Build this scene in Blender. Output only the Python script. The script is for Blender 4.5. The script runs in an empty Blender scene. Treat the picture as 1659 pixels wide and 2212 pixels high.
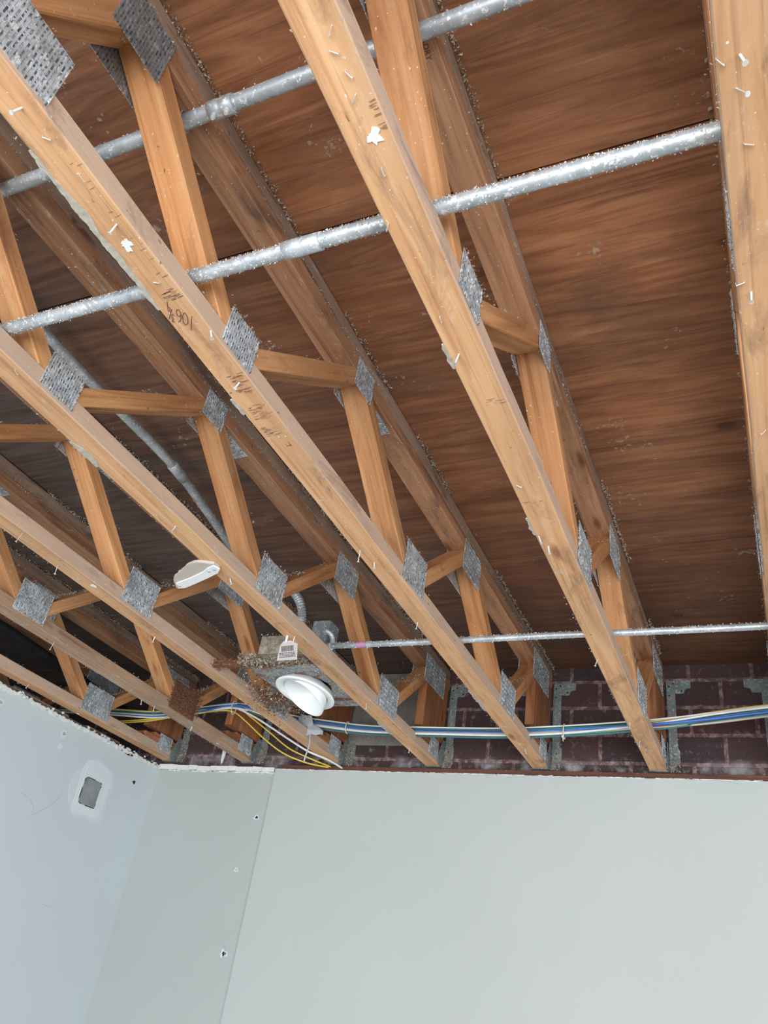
import bpy, bmesh, math, random
from mathutils import Vector, Matrix, Euler
random.seed(7)
scene = bpy.context.scene
COL = scene.collection

# ------------------------------------------------------------------ camera
CAM = Vector((0.4649, -4.2191, -1.2933))
cam_d = bpy.data.cameras.new('camera')
cam = bpy.data.objects.new('camera', cam_d)
COL.objects.link(cam)
cam.location = CAM
cam.rotation_euler = (2.1503, -0.1435, 0.4093)
cam_d.sensor_fit = 'VERTICAL'
cam_d.sensor_height = 24.0
cam_d.lens = 24.0 * 1737.24 / 2212.0
cam_d.clip_start = 0.05
cam_d.clip_end = 100
scene.camera = cam

# ------------------------------------------------------------------ world and lights
w = bpy.data.worlds.new('world')
scene.world = w
w.use_nodes = True
bg = w.node_tree.nodes['Background']
bg.inputs['Color'].default_value = (0.80, 0.90, 1.0, 1)
bg.inputs['Strength'].default_value = 0.26

def area(name, loc, target, sx, sy, power, color):
    l = bpy.data.lights.new(name, 'AREA')
    l.shape = 'RECTANGLE'
    l.size, l.size_y = sx, sy
    l.energy = power
    l.color = color
    o = bpy.data.objects.new(name, l)
    COL.objects.link(o)
    o.location = loc
    d = Vector(target) - Vector(loc)
    o.rotation_euler = d.to_track_quat('-Z', 'Z').to_euler()
    return o

area('storefront_daylight', (1.2, -8.2, -2.2), (0.8, -2.0, -1.3), 7.0, 2.6, 640, (0.93, 0.97, 1.0))
area('side_window_daylight', (4.9, -5.2, -2.3), (-1.5, -3.0, -0.9), 4.0, 2.2, 260, (0.82, 0.92, 1.0))

scene.view_settings.view_transform = 'Standard'
scene.view_settings.look = 'None'
scene.view_settings.gamma = 1
scene.view_settings.exposure = -0.12
scene.view_settings.use_curve_mapping = False

# ------------------------------------------------------------------ helpers
def tag(o, label=None, cat=None, group=None, kind=None):
    if label: o['label'] = label
    if cat: o['category'] = cat
    if group: o['group'] = group
    if kind: o['kind'] = kind
    return o

def obj(name, bm, mat, parent=None, matrix=None, smooth=False):
    me = bpy.data.meshes.new(name)
    bmesh.ops.recalc_face_normals(bm, faces=bm.faces)
    bm.to_mesh(me)
    bm.free()
    if mat:
        me.materials.append(mat)
    if smooth:
        for p in me.polygons:
            p.use_smooth = True
    o = bpy.data.objects.new(name, me)
    COL.objects.link(o)
    if parent:
        o.parent = parent
    if matrix is not None:
        o.matrix_local = matrix
    return o

def empty(name, loc, label=None, cat=None, group=None):
    o = bpy.data.objects.new(name, None)
    COL.objects.link(o)
    o.location = loc
    o.empty_display_size = 0.1
    return tag(o, label, cat, group)

def add_box(bm, x0, x1, y0, y1, z0, z1, m=None, bev=0.0):
    vs = [bm.verts.new(v) for v in ((x0, y0, z0), (x1, y0, z0), (x1, y1, z0), (x0, y1, z0),
                                    (x0, y0, z1), (x1, y0, z1), (x1, y1, z1), (x0, y1, z1))]
    fs = []
    for f in ((0, 3, 2, 1), (4, 5, 6, 7), (0, 1, 5, 4), (1, 2, 6, 5), (2, 3, 7, 6), (3, 0, 4, 7)):
        fs.append(bm.faces.new([vs[i] for i in f]))
    if bev > 0:
        es = list({e for f in fs for e in f.edges})
        r = bmesh.ops.bevel(bm, geom=es, offset=bev, segments=2, affect='EDGES', profile=0.6)
    if m is not None:
        bmesh.ops.transform(bm, matrix=m, verts=vs if bev == 0 else bm.verts)

def bx(x0, x1, y0, y1, z0, z1, bev=0.0):
    bm = bmesh.new()
    add_box(bm, x0, x1, y0, y1, z0, z1, bev=bev)
    return bm

def frame(o, dx, up=Vector((0, 0, 1))):
    x = Vector(dx).normalized()
    y = Vector(up).cross(x).normalized()
    z = x.cross(y).normalized()
    m = Matrix((x, y, z)).transposed().to_4x4()
    m.translation = Vector(o)
    return m

def add_tube(bm, pts, r, n=12, caps=True):
    pts = [Vector(p) for p in pts]
    rings = []
    up = Vector((0, 0, 1))
    prev = None
    for i, p in enumerate(pts):
        a = pts[max(i - 1, 0)]
        b = pts[min(i + 1, len(pts) - 1)]
        t = (b - a).normalized()
        if prev is None:
            s = t.cross(up)
            if s.length < 1e-4:
                s = t.cross(Vector((1, 0, 0)))
        else:
            s = prev - t * prev.dot(t)
        s.normalize()
        prev = s
        u = s.cross(t)
        rr = r[i] if isinstance(r, (list, tuple)) else r
        rings.append([bm.verts.new(p + (s * math.cos(k * 2 * math.pi / n) + u * math.sin(k * 2 * math.pi / n)) * rr) for k in range(n)])
    for a, b in zip(rings, rings[1:]):
        for k in range(n):
            bm.faces.new((a[k], a[(k + 1) % n], b[(k + 1) % n], b[k]))
    if caps:
        bm.faces.new(rings[0])
        bm.faces.new(list(reversed(rings[-1])))

def smooth_path(pts, n=8):
    pts = [Vector(p) for p in pts]
    out = []
    for i in range(len(pts) - 1):
        p0 = pts[max(i - 1, 0)]; p1 = pts[i]; p2 = pts[i + 1]; p3 = pts[min(i + 2, len(pts) - 1)]
        for k in range(n):
            t = k / n
            out.append(0.5 * ((2 * p1) + (p2 - p0) * t + (2 * p0 - 5 * p1 + 4 * p2 - p3) * t * t + (3 * p1 - p0 - 3 * p2 + p3) * t ** 3))
    out.append(pts[-1])
    return out

def add_prism(bm, pts, off):
    """closed polygon pts (3D) thickened by the vector off"""
    off = Vector(off)
    a = [bm.verts.new(Vector(p)) for p in pts]
    b = [bm.verts.new(Vector(p) + off) for p in pts]
    bm.faces.new(a)
    bm.faces.new(list(reversed(b)))
    n = len(pts)
    for i in range(n):
        bm.faces.new((a[i], a[(i + 1) % n], b[(i + 1) % n], b[i]))

def add_chip(bm, p, s):
    """one ragged crumb: a bent sliver of four corners"""
    p = Vector(p)
    vs = []
    for k in range(4):
        vs.append(bm.verts.new(p + Vector((random.uniform(-1, 1), random.uniform(-1, 1), random.uniform(-1, 1))) * s))
    for f in ((0, 1, 2), (0, 2, 3), (0, 3, 1), (1, 3, 2)):
        bm.faces.new([vs[i] for i in f])

def vnoise(x, seed):
    def h(i):
        return random.Random(i * 7919 + seed * 104729).random()
    i = math.floor(x)
    f = x - i
    f = f * f * (3 - 2 * f)
    return h(i) * (1 - f) + h(i + 1) * f

# ------------------------------------------------------------------ materials
class NT:
    def __init__(s, name):
        s.m = bpy.data.materials.new(name)
        s.m.use_nodes = True
        s.t = s.m.node_tree
        s.b = s.t.nodes['Principled BSDF']
    def n(s, typ, **kw):
        nd = s.t.nodes.new(typ)
        for k, v in kw.items():
            setattr(nd, k, v)
        return nd
    def l(s, a, b):
        s.t.links.new(a, b)
    def coord(s, scale=(1, 1, 1), loc=(0, 0, 0), rnd=0.0, space='Object'):
        tc = s.n('ShaderNodeTexCoord')
        src = tc.outputs[space]
        if rnd:
            oi = s.n('ShaderNodeObjectInfo')
            mu = s.n('ShaderNodeMath', operation='MULTIPLY')
            mu.inputs[1].default_value = rnd
            s.l(oi.outputs['Random'], mu.inputs[0])
            ad = s.n('ShaderNodeVectorMath', operation='ADD')
            s.l(src, ad.inputs[0])
            s.l(mu.outputs[0], ad.inputs[1])
            src = ad.outputs[0]
        mp = s.n('ShaderNodeMapping')
        mp.inputs['Scale'].default_value = scale
        mp.inputs['Location'].default_value = loc
        s.l(src, mp.inputs['Vector'])
        return mp.outputs['Vector']
    def noise(s, vec, scale=1.0, detail=4, rough=0.55, dist=0.0):
        nd = s.n('ShaderNodeTexNoise')
        nd.inputs['Scale'].default_value = scale
        nd.inputs['Detail'].default_value = detail
        nd.inputs['Roughness'].default_value = rough
        nd.inputs['Distortion'].default_value = dist
        s.l(vec, nd.inputs['Vector'])
        return nd.outputs['Fac']
    def ramp(s, fac, stops):
        nd = s.n('ShaderNodeValToRGB')
        el = nd.color_ramp.elements
        el[0].position, el[0].color = stops[0][0], stops[0][1] + (1,)
        el[1].position, el[1].color = stops[-1][0], stops[-1][1] + (1,)
        for p, c in stops[1:-1]:
            e = el.new(p)
            e.color = c + (1,)
        s.l(fac, nd.inputs['Fac'])
        return nd.outputs['Color']
    def mix(s, fac, a, b, mode='MIX'):
        nd = s.n('ShaderNodeMix', data_type='RGBA', blend_type=mode)
        for sock, v in ((nd.inputs['Factor'], fac), (nd.inputs['A'], a), (nd.inputs['B'], b)):
            if isinstance(v, (int, float)):
                sock.default_value = v
            elif isinstance(v, tuple):
                sock.default_value = v + (1,)
            else:
                s.l(v, sock)
        # colour sockets share names with float ones: address by index
        return nd.outputs['Result']
    def bump(s, h, strength=0.3, dist=0.002):
        nd = s.n('ShaderNodeBump')
        nd.inputs['Strength'].default_value = strength
        nd.inputs['Distance'].default_value = dist
        s.l(h, nd.inputs['Height'])
        s.l(nd.outputs[0], s.b.inputs['Normal'])

def MIX(t, fac, a, b, mode='MIX'):
    nd = t.n('ShaderNodeMix')
    nd.data_type = 'RGBA'
    nd.blend_type = mode
    ins = [nd.inputs[0], nd.inputs[6], nd.inputs[7]]
    for sock, v in zip(ins, (fac, a, b)):
        if isinstance(v, (int, float)):
            sock.default_value = v
        elif isinstance(v, tuple):
            sock.default_value = v + (1,)
        else:
            t.l(v, sock)
    return nd.outputs[2]

def WOOD(name, light, mid, dark, stain=(0.10, 0.07, 0.055), stain_amt=0.35, dust=0.15, rough=0.75, edge=0.0):
    t = NT(name)
    v = t.coord((1.1, 16, 16), rnd=37.0)
    g = t.noise(v, 1.0, 5, 0.6, 1.6)
    base = t.ramp(g, [(0.28, dark), (0.47, mid), (0.70, light)])
    v2 = t.coord((0.9, 5, 5), rnd=19.0)
    g2 = t.noise(v2, 1.4, 3, 0.5, 0.4)
    tint = t.ramp(g2, [(0.3, (0.80, 0.76, 0.74)), (0.7, (1.12, 1.08, 1.02))])
    c = MIX(t, 1.0, base, tint, 'MULTIPLY')
    # per board tone
    oi = t.n('ShaderNodeObjectInfo')
    tone = t.ramp(oi.outputs['Random'], [(0.0, (0.86, 0.82, 0.80)), (0.5, (1.0, 1.0, 1.0)), (1.0, (1.10, 1.06, 1.02))])
    c = MIX(t, 1.0, c, tone, 'MULTIPLY')
    # fine dark grain lines
    v3 = t.coord((2.2, 95, 95), rnd=11.0)
    g3 = t.noise(v3, 1.0, 3, 0.6, 0.3)
    ln = t.ramp(g3, [(0.30, (0.72, 0.66, 0.62)), (0.46, (1.0, 1.0, 1.0))])
    c = MIX(t, 0.8, c, ln, 'MULTIPLY')
    # knots
    vk = t.coord((2.6, 9.5, 9.5), rnd=53.0)
    vo = t.n('ShaderNodeTexVoronoi')
    vo.inputs['Scale'].default_value = 0.8
    t.l(vk, vo.inputs['Vector'])
    kn = t.ramp(vo.outputs['Distance'], [(0.0, (0.30, 0.17, 0.10)), (0.055, (0.42, 0.25, 0.17)), (0.13, (1.0, 1.0, 1.0))])
    c = MIX(t, 0.75, c, kn, 'MULTIPLY')
    if edge:      # the planed narrow edges mix toward a paler grey-pink
        tn = t.n('ShaderNodeTexCoord')
        se = t.n('ShaderNodeSeparateXYZ')
        t.l(tn.outputs['Normal'], se.inputs[0])
        ab = t.n('ShaderNodeMath', operation='ABSOLUTE')
        t.l(se.outputs['Y'], ab.inputs[0])
        er = t.ramp(ab.outputs[0], [(0.5, (0, 0, 0)), (0.8, (edge,) * 3)])
        c = MIX(t, er, c, (0.50, 0.385, 0.315))
    # dark pits: pulled nails and staples
    vq = t.coord((38, 48, 48), rnd=29.0)
    gq = t.noise(vq, 1.0, 2, 0.5, 0.6)
    qf = t.ramp(gq, [(0.735, (0, 0, 0)), (0.765, (0.75, 0.75, 0.75))])
    c = MIX(t, qf, c, (0.10, 0.055, 0.035))
    # grime and old stains
    vs = t.coord((2.2, 7, 7), rnd=71.0)
    gs = t.noise(vs, 1.3, 6, 0.7, 0.8)
    sf = t.ramp(gs, [(0.56, (0, 0, 0)), (0.72, (stain_amt,) * 3)])
    c = MIX(t, sf, c, stain)
    # pale plaster dust
    vd = t.coord((6, 14, 14), rnd=23.0)
    gd = t.noise(vd, 2.2, 7, 0.72)
    df = t.ramp(gd, [(0.60, (0, 0, 0)), (0.74, (dust,) * 3)])
    c = MIX(t, df, c, (0.62, 0.57, 0.52))
    # specks
    vp = t.coord((60, 60, 60), rnd=5.0)
    gp = t.noise(vp, 2.0, 2, 0.5)
    pf = t.ramp(gp, [(0.70, (0, 0, 0)), (0.76, (min(1, dust * 3),) * 3)])
    c = MIX(t, pf, c, (0.70, 0.66, 0.60))
    t.l(c, t.b.inputs['Base Color'])
    t.b.inputs['Roughness'].default_value = rough
    t.b.inputs['Specular IOR Level'].default_value = 0.3
    t.bump(g3, 0.35, 0.002)
    return t.m

M_low = WOOD('pine_pale', (0.66, 0.43, 0.255), (0.60, 0.36, 0.195), (0.43, 0.225, 0.115), dust=0.60, stain=(0.20, 0.11, 0.075), stain_amt=0.75, edge=0.62)
M_low_w = WOOD('pine_whitewashed', (0.52, 0.38, 0.27), (0.46, 0.31, 0.21), (0.30, 0.18, 0.12), dust=1.0, stain=(0.42, 0.37, 0.34), stain_amt=0.9)
M_web = WOOD('pine_web', (0.64, 0.37, 0.185), (0.55, 0.275, 0.120), (0.38, 0.16, 0.060), dust=0.25, stain=(0.16, 0.075, 0.045), stain_amt=0.6)
M_top = WOOD('pine_top', (0.46, 0.265, 0.155), (0.37, 0.195, 0.108), (0.22, 0.105, 0.058), stain=(0.075, 0.052, 0.044), stain_amt=0.8, dust=0.45)
M_old = WOOD('pine_brown', (0.36, 0.26, 0.20), (0.27, 0.185, 0.140), (0.15, 0.095, 0.072), stain=(0.05, 0.035, 0.03), stain_amt=0.8, dust=0.5)
M_led = WOOD('ledger_redwood', (0.17, 0.075, 0.052), (0.12, 0.050, 0.036), (0.07, 0.032, 0.025), stain_amt=0.3, dust=0.1)
M_post = WOOD('pine_post', (0.44, 0.20, 0.090), (0.34, 0.14, 0.060), (0.22, 0.085, 0.038), dust=0.1)

def PLY():
    t = NT('plywood_underside')
    v = t.coord((1.3, 14, 4), rnd=13.0)
    g = t.noise(v, 1.0, 6, 0.62, 2.2)
    base = t.ramp(g, [(0.25, (0.145, 0.058, 0.028)), (0.45, (0.235, 0.100, 0.047)), (0.62, (0.315, 0.145, 0.070)), (0.80, (0.385, 0.190, 0.098))])
    oi = t.n('ShaderNodeObjectInfo')
    tone = t.ramp(oi.outputs['Random'], [(0.0, (0.86, 0.82, 0.80)), (1.0, (1.08, 1.05, 1.04))])
    c = MIX(t, 1.0, base, tone, 'MULTIPLY')
    v3 = t.coord((1.6, 60, 8), rnd=17.0)
    g3 = t.noise(v3, 1.0, 3, 0.6, 1.3)
    ln = t.ramp(g3, [(0.30, (0.62, 0.55, 0.50)), (0.44, (1, 1, 1))])
    c = MIX(t, 0.75, c, ln, 'MULTIPLY')
    # round knots
    vk = t.coord((1.5, 2.6, 1), rnd=3.3)
    vo = t.n('ShaderNodeTexVoronoi')
    vo.inputs['Scale'].default_value = 1.5
    t.l(vk, vo.inputs['Vector'])
    kn = t.ramp(vo.outputs['Distance'], [(0.0, (0.28, 0.22, 0.22)), (0.085, (0.42, 0.34, 0.30)), (0.105, (0.80, 0.72, 0.66)), (0.20, (1, 1, 1))])
    c = MIX(t, 0.9, c, kn, 'MULTIPLY')
    vb = t.coord((0.7, 2.2, 1), loc=(7, 2, 0))
    gb = t.noise(vb, 1.6, 5, 0.6, 1.2)
    big = t.ramp(gb, [(0.30, (0.72, 0.64, 0.60)), (0.50, (1.0, 0.98, 0.96)), (0.68, (1.28, 1.18, 1.10))])
    c = MIX(t, 1.0, c, big, 'MULTIPLY')
    # light falloff toward the outside wall painted in, mixed with mould staining
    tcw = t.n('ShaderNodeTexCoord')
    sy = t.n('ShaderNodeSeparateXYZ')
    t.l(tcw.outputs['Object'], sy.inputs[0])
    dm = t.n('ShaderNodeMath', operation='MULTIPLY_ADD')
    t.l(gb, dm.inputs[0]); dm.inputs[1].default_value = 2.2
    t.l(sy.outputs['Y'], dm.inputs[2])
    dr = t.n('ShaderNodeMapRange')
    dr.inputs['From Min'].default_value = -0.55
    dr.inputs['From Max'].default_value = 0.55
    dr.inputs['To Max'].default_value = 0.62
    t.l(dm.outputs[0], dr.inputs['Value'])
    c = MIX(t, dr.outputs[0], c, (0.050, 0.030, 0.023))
    # old water and mould stains with their own shape
    vs = t.coord((1.0, 2.4, 1), loc=(3.1, 0.4, 0), space='Object')
    gs = t.noise(vs, 1.15, 7, 0.66, 0.5)
    sf = t.ramp(gs, [(0.50, (0, 0, 0)), (0.70, (0.62, 0.62, 0.62))])
    c = MIX(t, sf, c, (0.060, 0.036, 0.026))
    # the bays to the left turn darker and greyer
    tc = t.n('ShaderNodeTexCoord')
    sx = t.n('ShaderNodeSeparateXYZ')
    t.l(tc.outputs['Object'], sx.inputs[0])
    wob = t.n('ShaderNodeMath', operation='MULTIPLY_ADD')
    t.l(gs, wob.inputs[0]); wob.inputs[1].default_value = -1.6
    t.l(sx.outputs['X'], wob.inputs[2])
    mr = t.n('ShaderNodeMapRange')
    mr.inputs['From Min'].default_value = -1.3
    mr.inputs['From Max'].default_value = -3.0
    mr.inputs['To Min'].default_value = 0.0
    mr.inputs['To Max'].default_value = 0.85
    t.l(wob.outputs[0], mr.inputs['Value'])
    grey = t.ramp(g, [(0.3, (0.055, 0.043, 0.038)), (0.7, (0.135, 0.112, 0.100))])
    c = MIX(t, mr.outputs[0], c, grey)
    # plaster specks
    vd = t.coord((5, 5, 5))
    gd = t.noise(vd, 1.2, 3, 0.6)
    vp = t.coord((55, 55, 55))
    gp = t.noise(vp, 1.0, 4, 0.6)
    ad = t.n('ShaderNodeMath', operation='MULTIPLY')
    t.l(gd, ad.inputs[0]); t.l(gp, ad.inputs[1])
    pf = t.ramp(ad.outputs[0], [(0.385, (0, 0, 0)), (0.43, (0.6, 0.6, 0.6))])
    c = MIX(t, pf, c, (0.42, 0.36, 0.30))
    t.l(c, t.b.inputs['Base Color'])
    t.b.inputs['Roughness'].default_value = 0.65
    t.b.inputs['Specular IOR Level'].default_value = 0.3
    t.bump(g3, 0.25, 0.002)
    return t.m
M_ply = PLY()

def STEEL(name, base=(0.36, 0.38, 0.40), hi=(0.62, 0.65, 0.68), speck=(0.80, 0.82, 0.83), speck_amt=0.9, slots=False, rough=0.42, metal=0.75, rust=0.0, dirt=(0.30, 0.27, 0.22), dirt_amt=0.6):
    t = NT(name)
    v = t.coord((9, 9, 9), rnd=3.0)
    g = t.noise(v, 1.5, 6, 0.65, 0.4)
    c = t.ramp(g, [(0.3, base), (0.7, hi)])
    if slots:
        tc = t.n('ShaderNodeTexCoord')
        sp = t.n('ShaderNodeSeparateXYZ')
        t.l(tc.outputs['Object'], sp.inputs[0])
        cb = t.n('ShaderNodeCombineXYZ')
        t.l(sp.outputs['Z'], cb.inputs[0])
        t.l(sp.outputs['Y'], cb.inputs[1])
        br = t.n('ShaderNodeTexBrick')
        br.offset = 0.5
        br.inputs['Scale'].default_value = 1.0
        br.inputs['Brick Width'].default_value = 0.024
        br.inputs['Row Height'].default_value = 0.0085
        br.inputs['Mortar Size'].default_value = 0.0028
        br.inputs['Mortar Smooth'].default_value = 0.25
        br.inputs['Color1'].default_value = (1, 1, 1, 1)
        br.inputs['Color2'].default_value = (1, 1, 1, 1)
        br.inputs['Mortar'].default_value = (0, 0, 0, 1)
        t.l(cb.outputs[0], br.inputs['Vector'])
        vn = t.coord((70, 70, 70))
        gn = t.noise(vn, 1.0, 2, 0.5)
        thr = t.ramp(gn, [(0.42, (0, 0, 0)), (0.58, (1, 1, 1))])
        slot = MIX(t, 1.0, br.outputs['Color'], thr, 'MULTIPLY')
        c = MIX(t, slot, c, (0.085, 0.088, 0.085))
        t.bump(br.outputs['Fac'], 0.7, 0.004)
    vd = t.coord((7, 7, 7), rnd=9.0)
    gd = t.noise(vd, 2.0, 6, 0.7)
    df = t.ramp(gd, [(0.46, (0, 0, 0)), (0.68, (dirt_amt,) * 3)])
    c = MIX(t, df, c, dirt)
    vp = t.coord((75, 75, 30 if slots else 75), rnd=2.0)
    gp = t.noise(vp, 1.3, 3, 0.6)
    pf = t.ramp(gp, [(0.57, (0, 0, 0)), (0.63, (speck_amt,) * 3)])
    c = MIX(t, pf, c, speck)
    if rust:
        vr = t.coord((5, 5, 5), rnd=4.0)
        gr = t.noise(vr, 2.0, 7, 0.7, 0.6)
        rf = t.ramp(gr, [(0.60 - rust * 0.5, (0, 0, 0)), (0.72 - rust * 0.5, (1, 1, 1))])
        rc = t.ramp(gp, [(0.3, (0.075, 0.026, 0.013)), (0.55, (0.19, 0.075, 0.035)), (0.75, (0.42, 0.22, 0.12))])
        c = MIX(t, rf, c, rc)
        inv = t.n('ShaderNodeMath', operation='MULTIPLY_ADD')
        t.l(rf, inv.inputs[0]); inv.inputs[1].default_value = -metal; inv.inputs[2].default_value = metal
        t.l(inv.outputs[0], t.b.inputs['Metallic'])
    else:
        t.b.inputs['Metallic'].default_value = metal
    t.l(c, t.b.inputs['Base Color'])
    t.b.inputs['Roughness'].default_value = rough
    return t.m

M_plate = STEEL('galvanised_plate', base=(0.34, 0.37, 0.40), hi=(0.78, 0.82, 0.86), slots=True, metal=0.35, rough=0.5)
M_plate_dull = STEEL('galvanised_plate_dull', base=(0.20, 0.22, 0.24), hi=(0.36, 0.39, 0.42), slots=True, metal=0.35, rough=0.5, speck_amt=0.35)
M_plate_rust = STEEL('rusted_plate', slots=True, metal=0.2, rough=0.8, rust=0.65)
M_emt = STEEL('galvanised_tube', base=(0.30, 0.34, 0.37), hi=(0.62, 0.66, 0.69), metal=0.45, rough=0.45, dirt=(0.34, 0.32, 0.29), dirt_amt=0.5, speck_amt=0.9)
M_hang = STEEL('hanger_steel', base=(0.13, 0.165, 0.165), hi=(0.24, 0.285, 0.285), metal=0.3, rough=0.5, dirt_amt=0.35, speck_amt=0.4)
M_pan = STEEL('stained_pan', base=(0.11, 0.14, 0.165), hi=(0.34, 0.40, 0.44), metal=0.25, rough=0.5, rust=0.24, dirt=(0.42, 0.38, 0.30), dirt_amt=0.9)
M_rust = STEEL('rust', metal=0.1, rough=0.9, rust=0.95)
M_screw = STEEL('screw_steel', base=(0.6, 0.6, 0.58), hi=(0.85, 0.85, 0.84), metal=0.4, rough=0.4, speck_amt=0.2)

def PLAIN(name, col, rough=0.6, var=0.12, scale=30, metal=0.0, spec=0.4, bump=0.0, speck=None):
    t = NT(name)
    v = t.coord((1, 1, 1), rnd=3.0)
    g = t.noise(v, scale, 4, 0.6)
    lo = tuple(c * (1 - var) for c in col)
    hi = tuple(min(1, c * (1 + var)) for c in col)
    c = t.ramp(g, [(0.3, lo), (0.7, hi)])
    if speck:
        g2 = t.noise(v, scale * 4, 3, 0.6)
        f = t.ramp(g2, [(0.60, (0, 0, 0)), (0.68, (0.8, 0.8, 0.8))])
        c = MIX(t, f, c, speck)
    t.l(c, t.b.inputs['Base Color'])
    t.b.inputs['Roughness'].default_value = rough
    t.b.inputs['Metallic'].default_value = metal
    t.b.inputs['Specular IOR Level'].default_value = spec
    if bump:
        t.bump(g, bump, 0.001)
    return t.m

M_fluff = PLAIN('crumbs_grey', (0.33, 0.275, 0.215), 0.95, 0.45, 60)
M_fluff_w = PLAIN('crumbs_pale', (0.60, 0.59, 0.56), 0.9, 0.3, 60)
M_fluff_r = PLAIN('crumbs_rust', (0.15, 0.068, 0.040), 0.95, 0.6, 60, speck=(0.42, 0.28, 0.18))
M_gyp = PLAIN('gypsum', (0.74, 0.74, 0.71), 0.9, 0.08, 40, bump=0.3)
M_white = PLAIN('white_enamel', (0.80, 0.82, 0.82), 0.35, 0.02, 3, spec=0.5)
M_lamp = PLAIN('lamp_glass', (0.50, 0.51, 0.50), 0.4, 0.05, 5)
M_beige = PLAIN('beige_paint', (0.50, 0.44, 0.38), 0.8, 0.04, 10)
M_tape = PLAIN('grey_tape', (0.40, 0.43, 0.45), 0.55, 0.12, 20)
M_label = PLAIN('paper_label', (0.46, 0.43, 0.415), 0.7, 0.05, 20)
M_ink = PLAIN('black_ink', (0.05, 0.045, 0.045), 0.8, 0.1, 20)
M_pencil = PLAIN('pencil', (0.09, 0.05, 0.035), 0.9, 0.2, 40)
M_purple = PLAIN('purple_tape', (0.42, 0.20, 0.36), 0.5, 0.1, 20)
M_track = PLAIN('grey_track', (0.16, 0.16, 0.17), 0.6, 0.25, 12, speck=(0.3, 0.29, 0.28))
M_black = PLAIN('black_pipe', (0.022, 0.025, 0.027), 0.6, 0.3, 20)
M_concrete = PLAIN('grey_floor', (0.42, 0.40, 0.37), 0.8, 0.1, 2)
M_block = PLAIN('grey_block', (0.22, 0.205, 0.185), 0.95, 0.2, 14, bump=0.6, speck=(0.32, 0.30, 0.27))
M_tie = PLAIN('cable_tie', (0.62, 0.60, 0.52), 0.5, 0.05, 20)

def CABLE(name, col):
    return PLAIN(name, col, 0.35, 0.10, 25, spec=0.5, speck=tuple(min(1, c * 0.7 + 0.08) for c in col))
C_white = CABLE('cable_white', (0.72, 0.71, 0.68))
C_green = CABLE('cable_green', (0.03, 0.24, 0.14))
C_teal = CABLE('cable_teal', (0.04, 0.13, 0.14))
C_blue = CABLE('cable_blue', (0.05, 0.15, 0.50))
C_navy = CABLE('cable_navy', (0.04, 0.07, 0.22))
C_yellow = CABLE('cable_yellow', (0.66, 0.50, 0.06))
C_red = CABLE('cable_red', (0.40, 0.07, 0.11))
C_beige = CABLE('cable_beige', (0.48, 0.40, 0.32))

def PAINT(name, col, col2, patches=None):
    t = NT(name)
    v = t.coord((1, 1, 1))
    g = t.noise(v, 1.3, 3, 0.5)
    c = t.ramp(g, [(0.3, col), (0.7, col2)])
    fine = t.noise(v, 160, 3, 0.6)
    t.l(c, t.b.inputs['Base Color'])
    t.b.inputs['Roughness'].default_value = 0.72
    t.b.inputs['Specular IOR Level'].default_value = 0.25
    t.bump(fine, 0.12, 0.001)
    return t.m
M_wall = PAINT('wall_paint_light', (0.470, 0.495, 0.485), (0.490, 0.515, 0.505))
M_wall_g = PAINT('wall_paint_grey', (0.425, 0.455, 0.440), (0.445, 0.475, 0.460))
M_wall_l = PAINT('wall_paint_left', (0.585, 0.645, 0.670), (0.610, 0.675, 0.700))
M_mud = PAINT('joint_compound', (0.68, 0.735, 0.765), (0.72, 0.77, 0.80))
M_mud2 = PAINT('joint_compound_thin', (0.625, 0.685, 0.715), (0.65, 0.71, 0.74))
M_greypatch = PLAIN('grey_patch', (0.26, 0.28, 0.28), 0.8, 0.3, 12)
M_hole = PLAIN('dark_hole', (0.02, 0.02, 0.018), 0.9, 0.2, 20)

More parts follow.
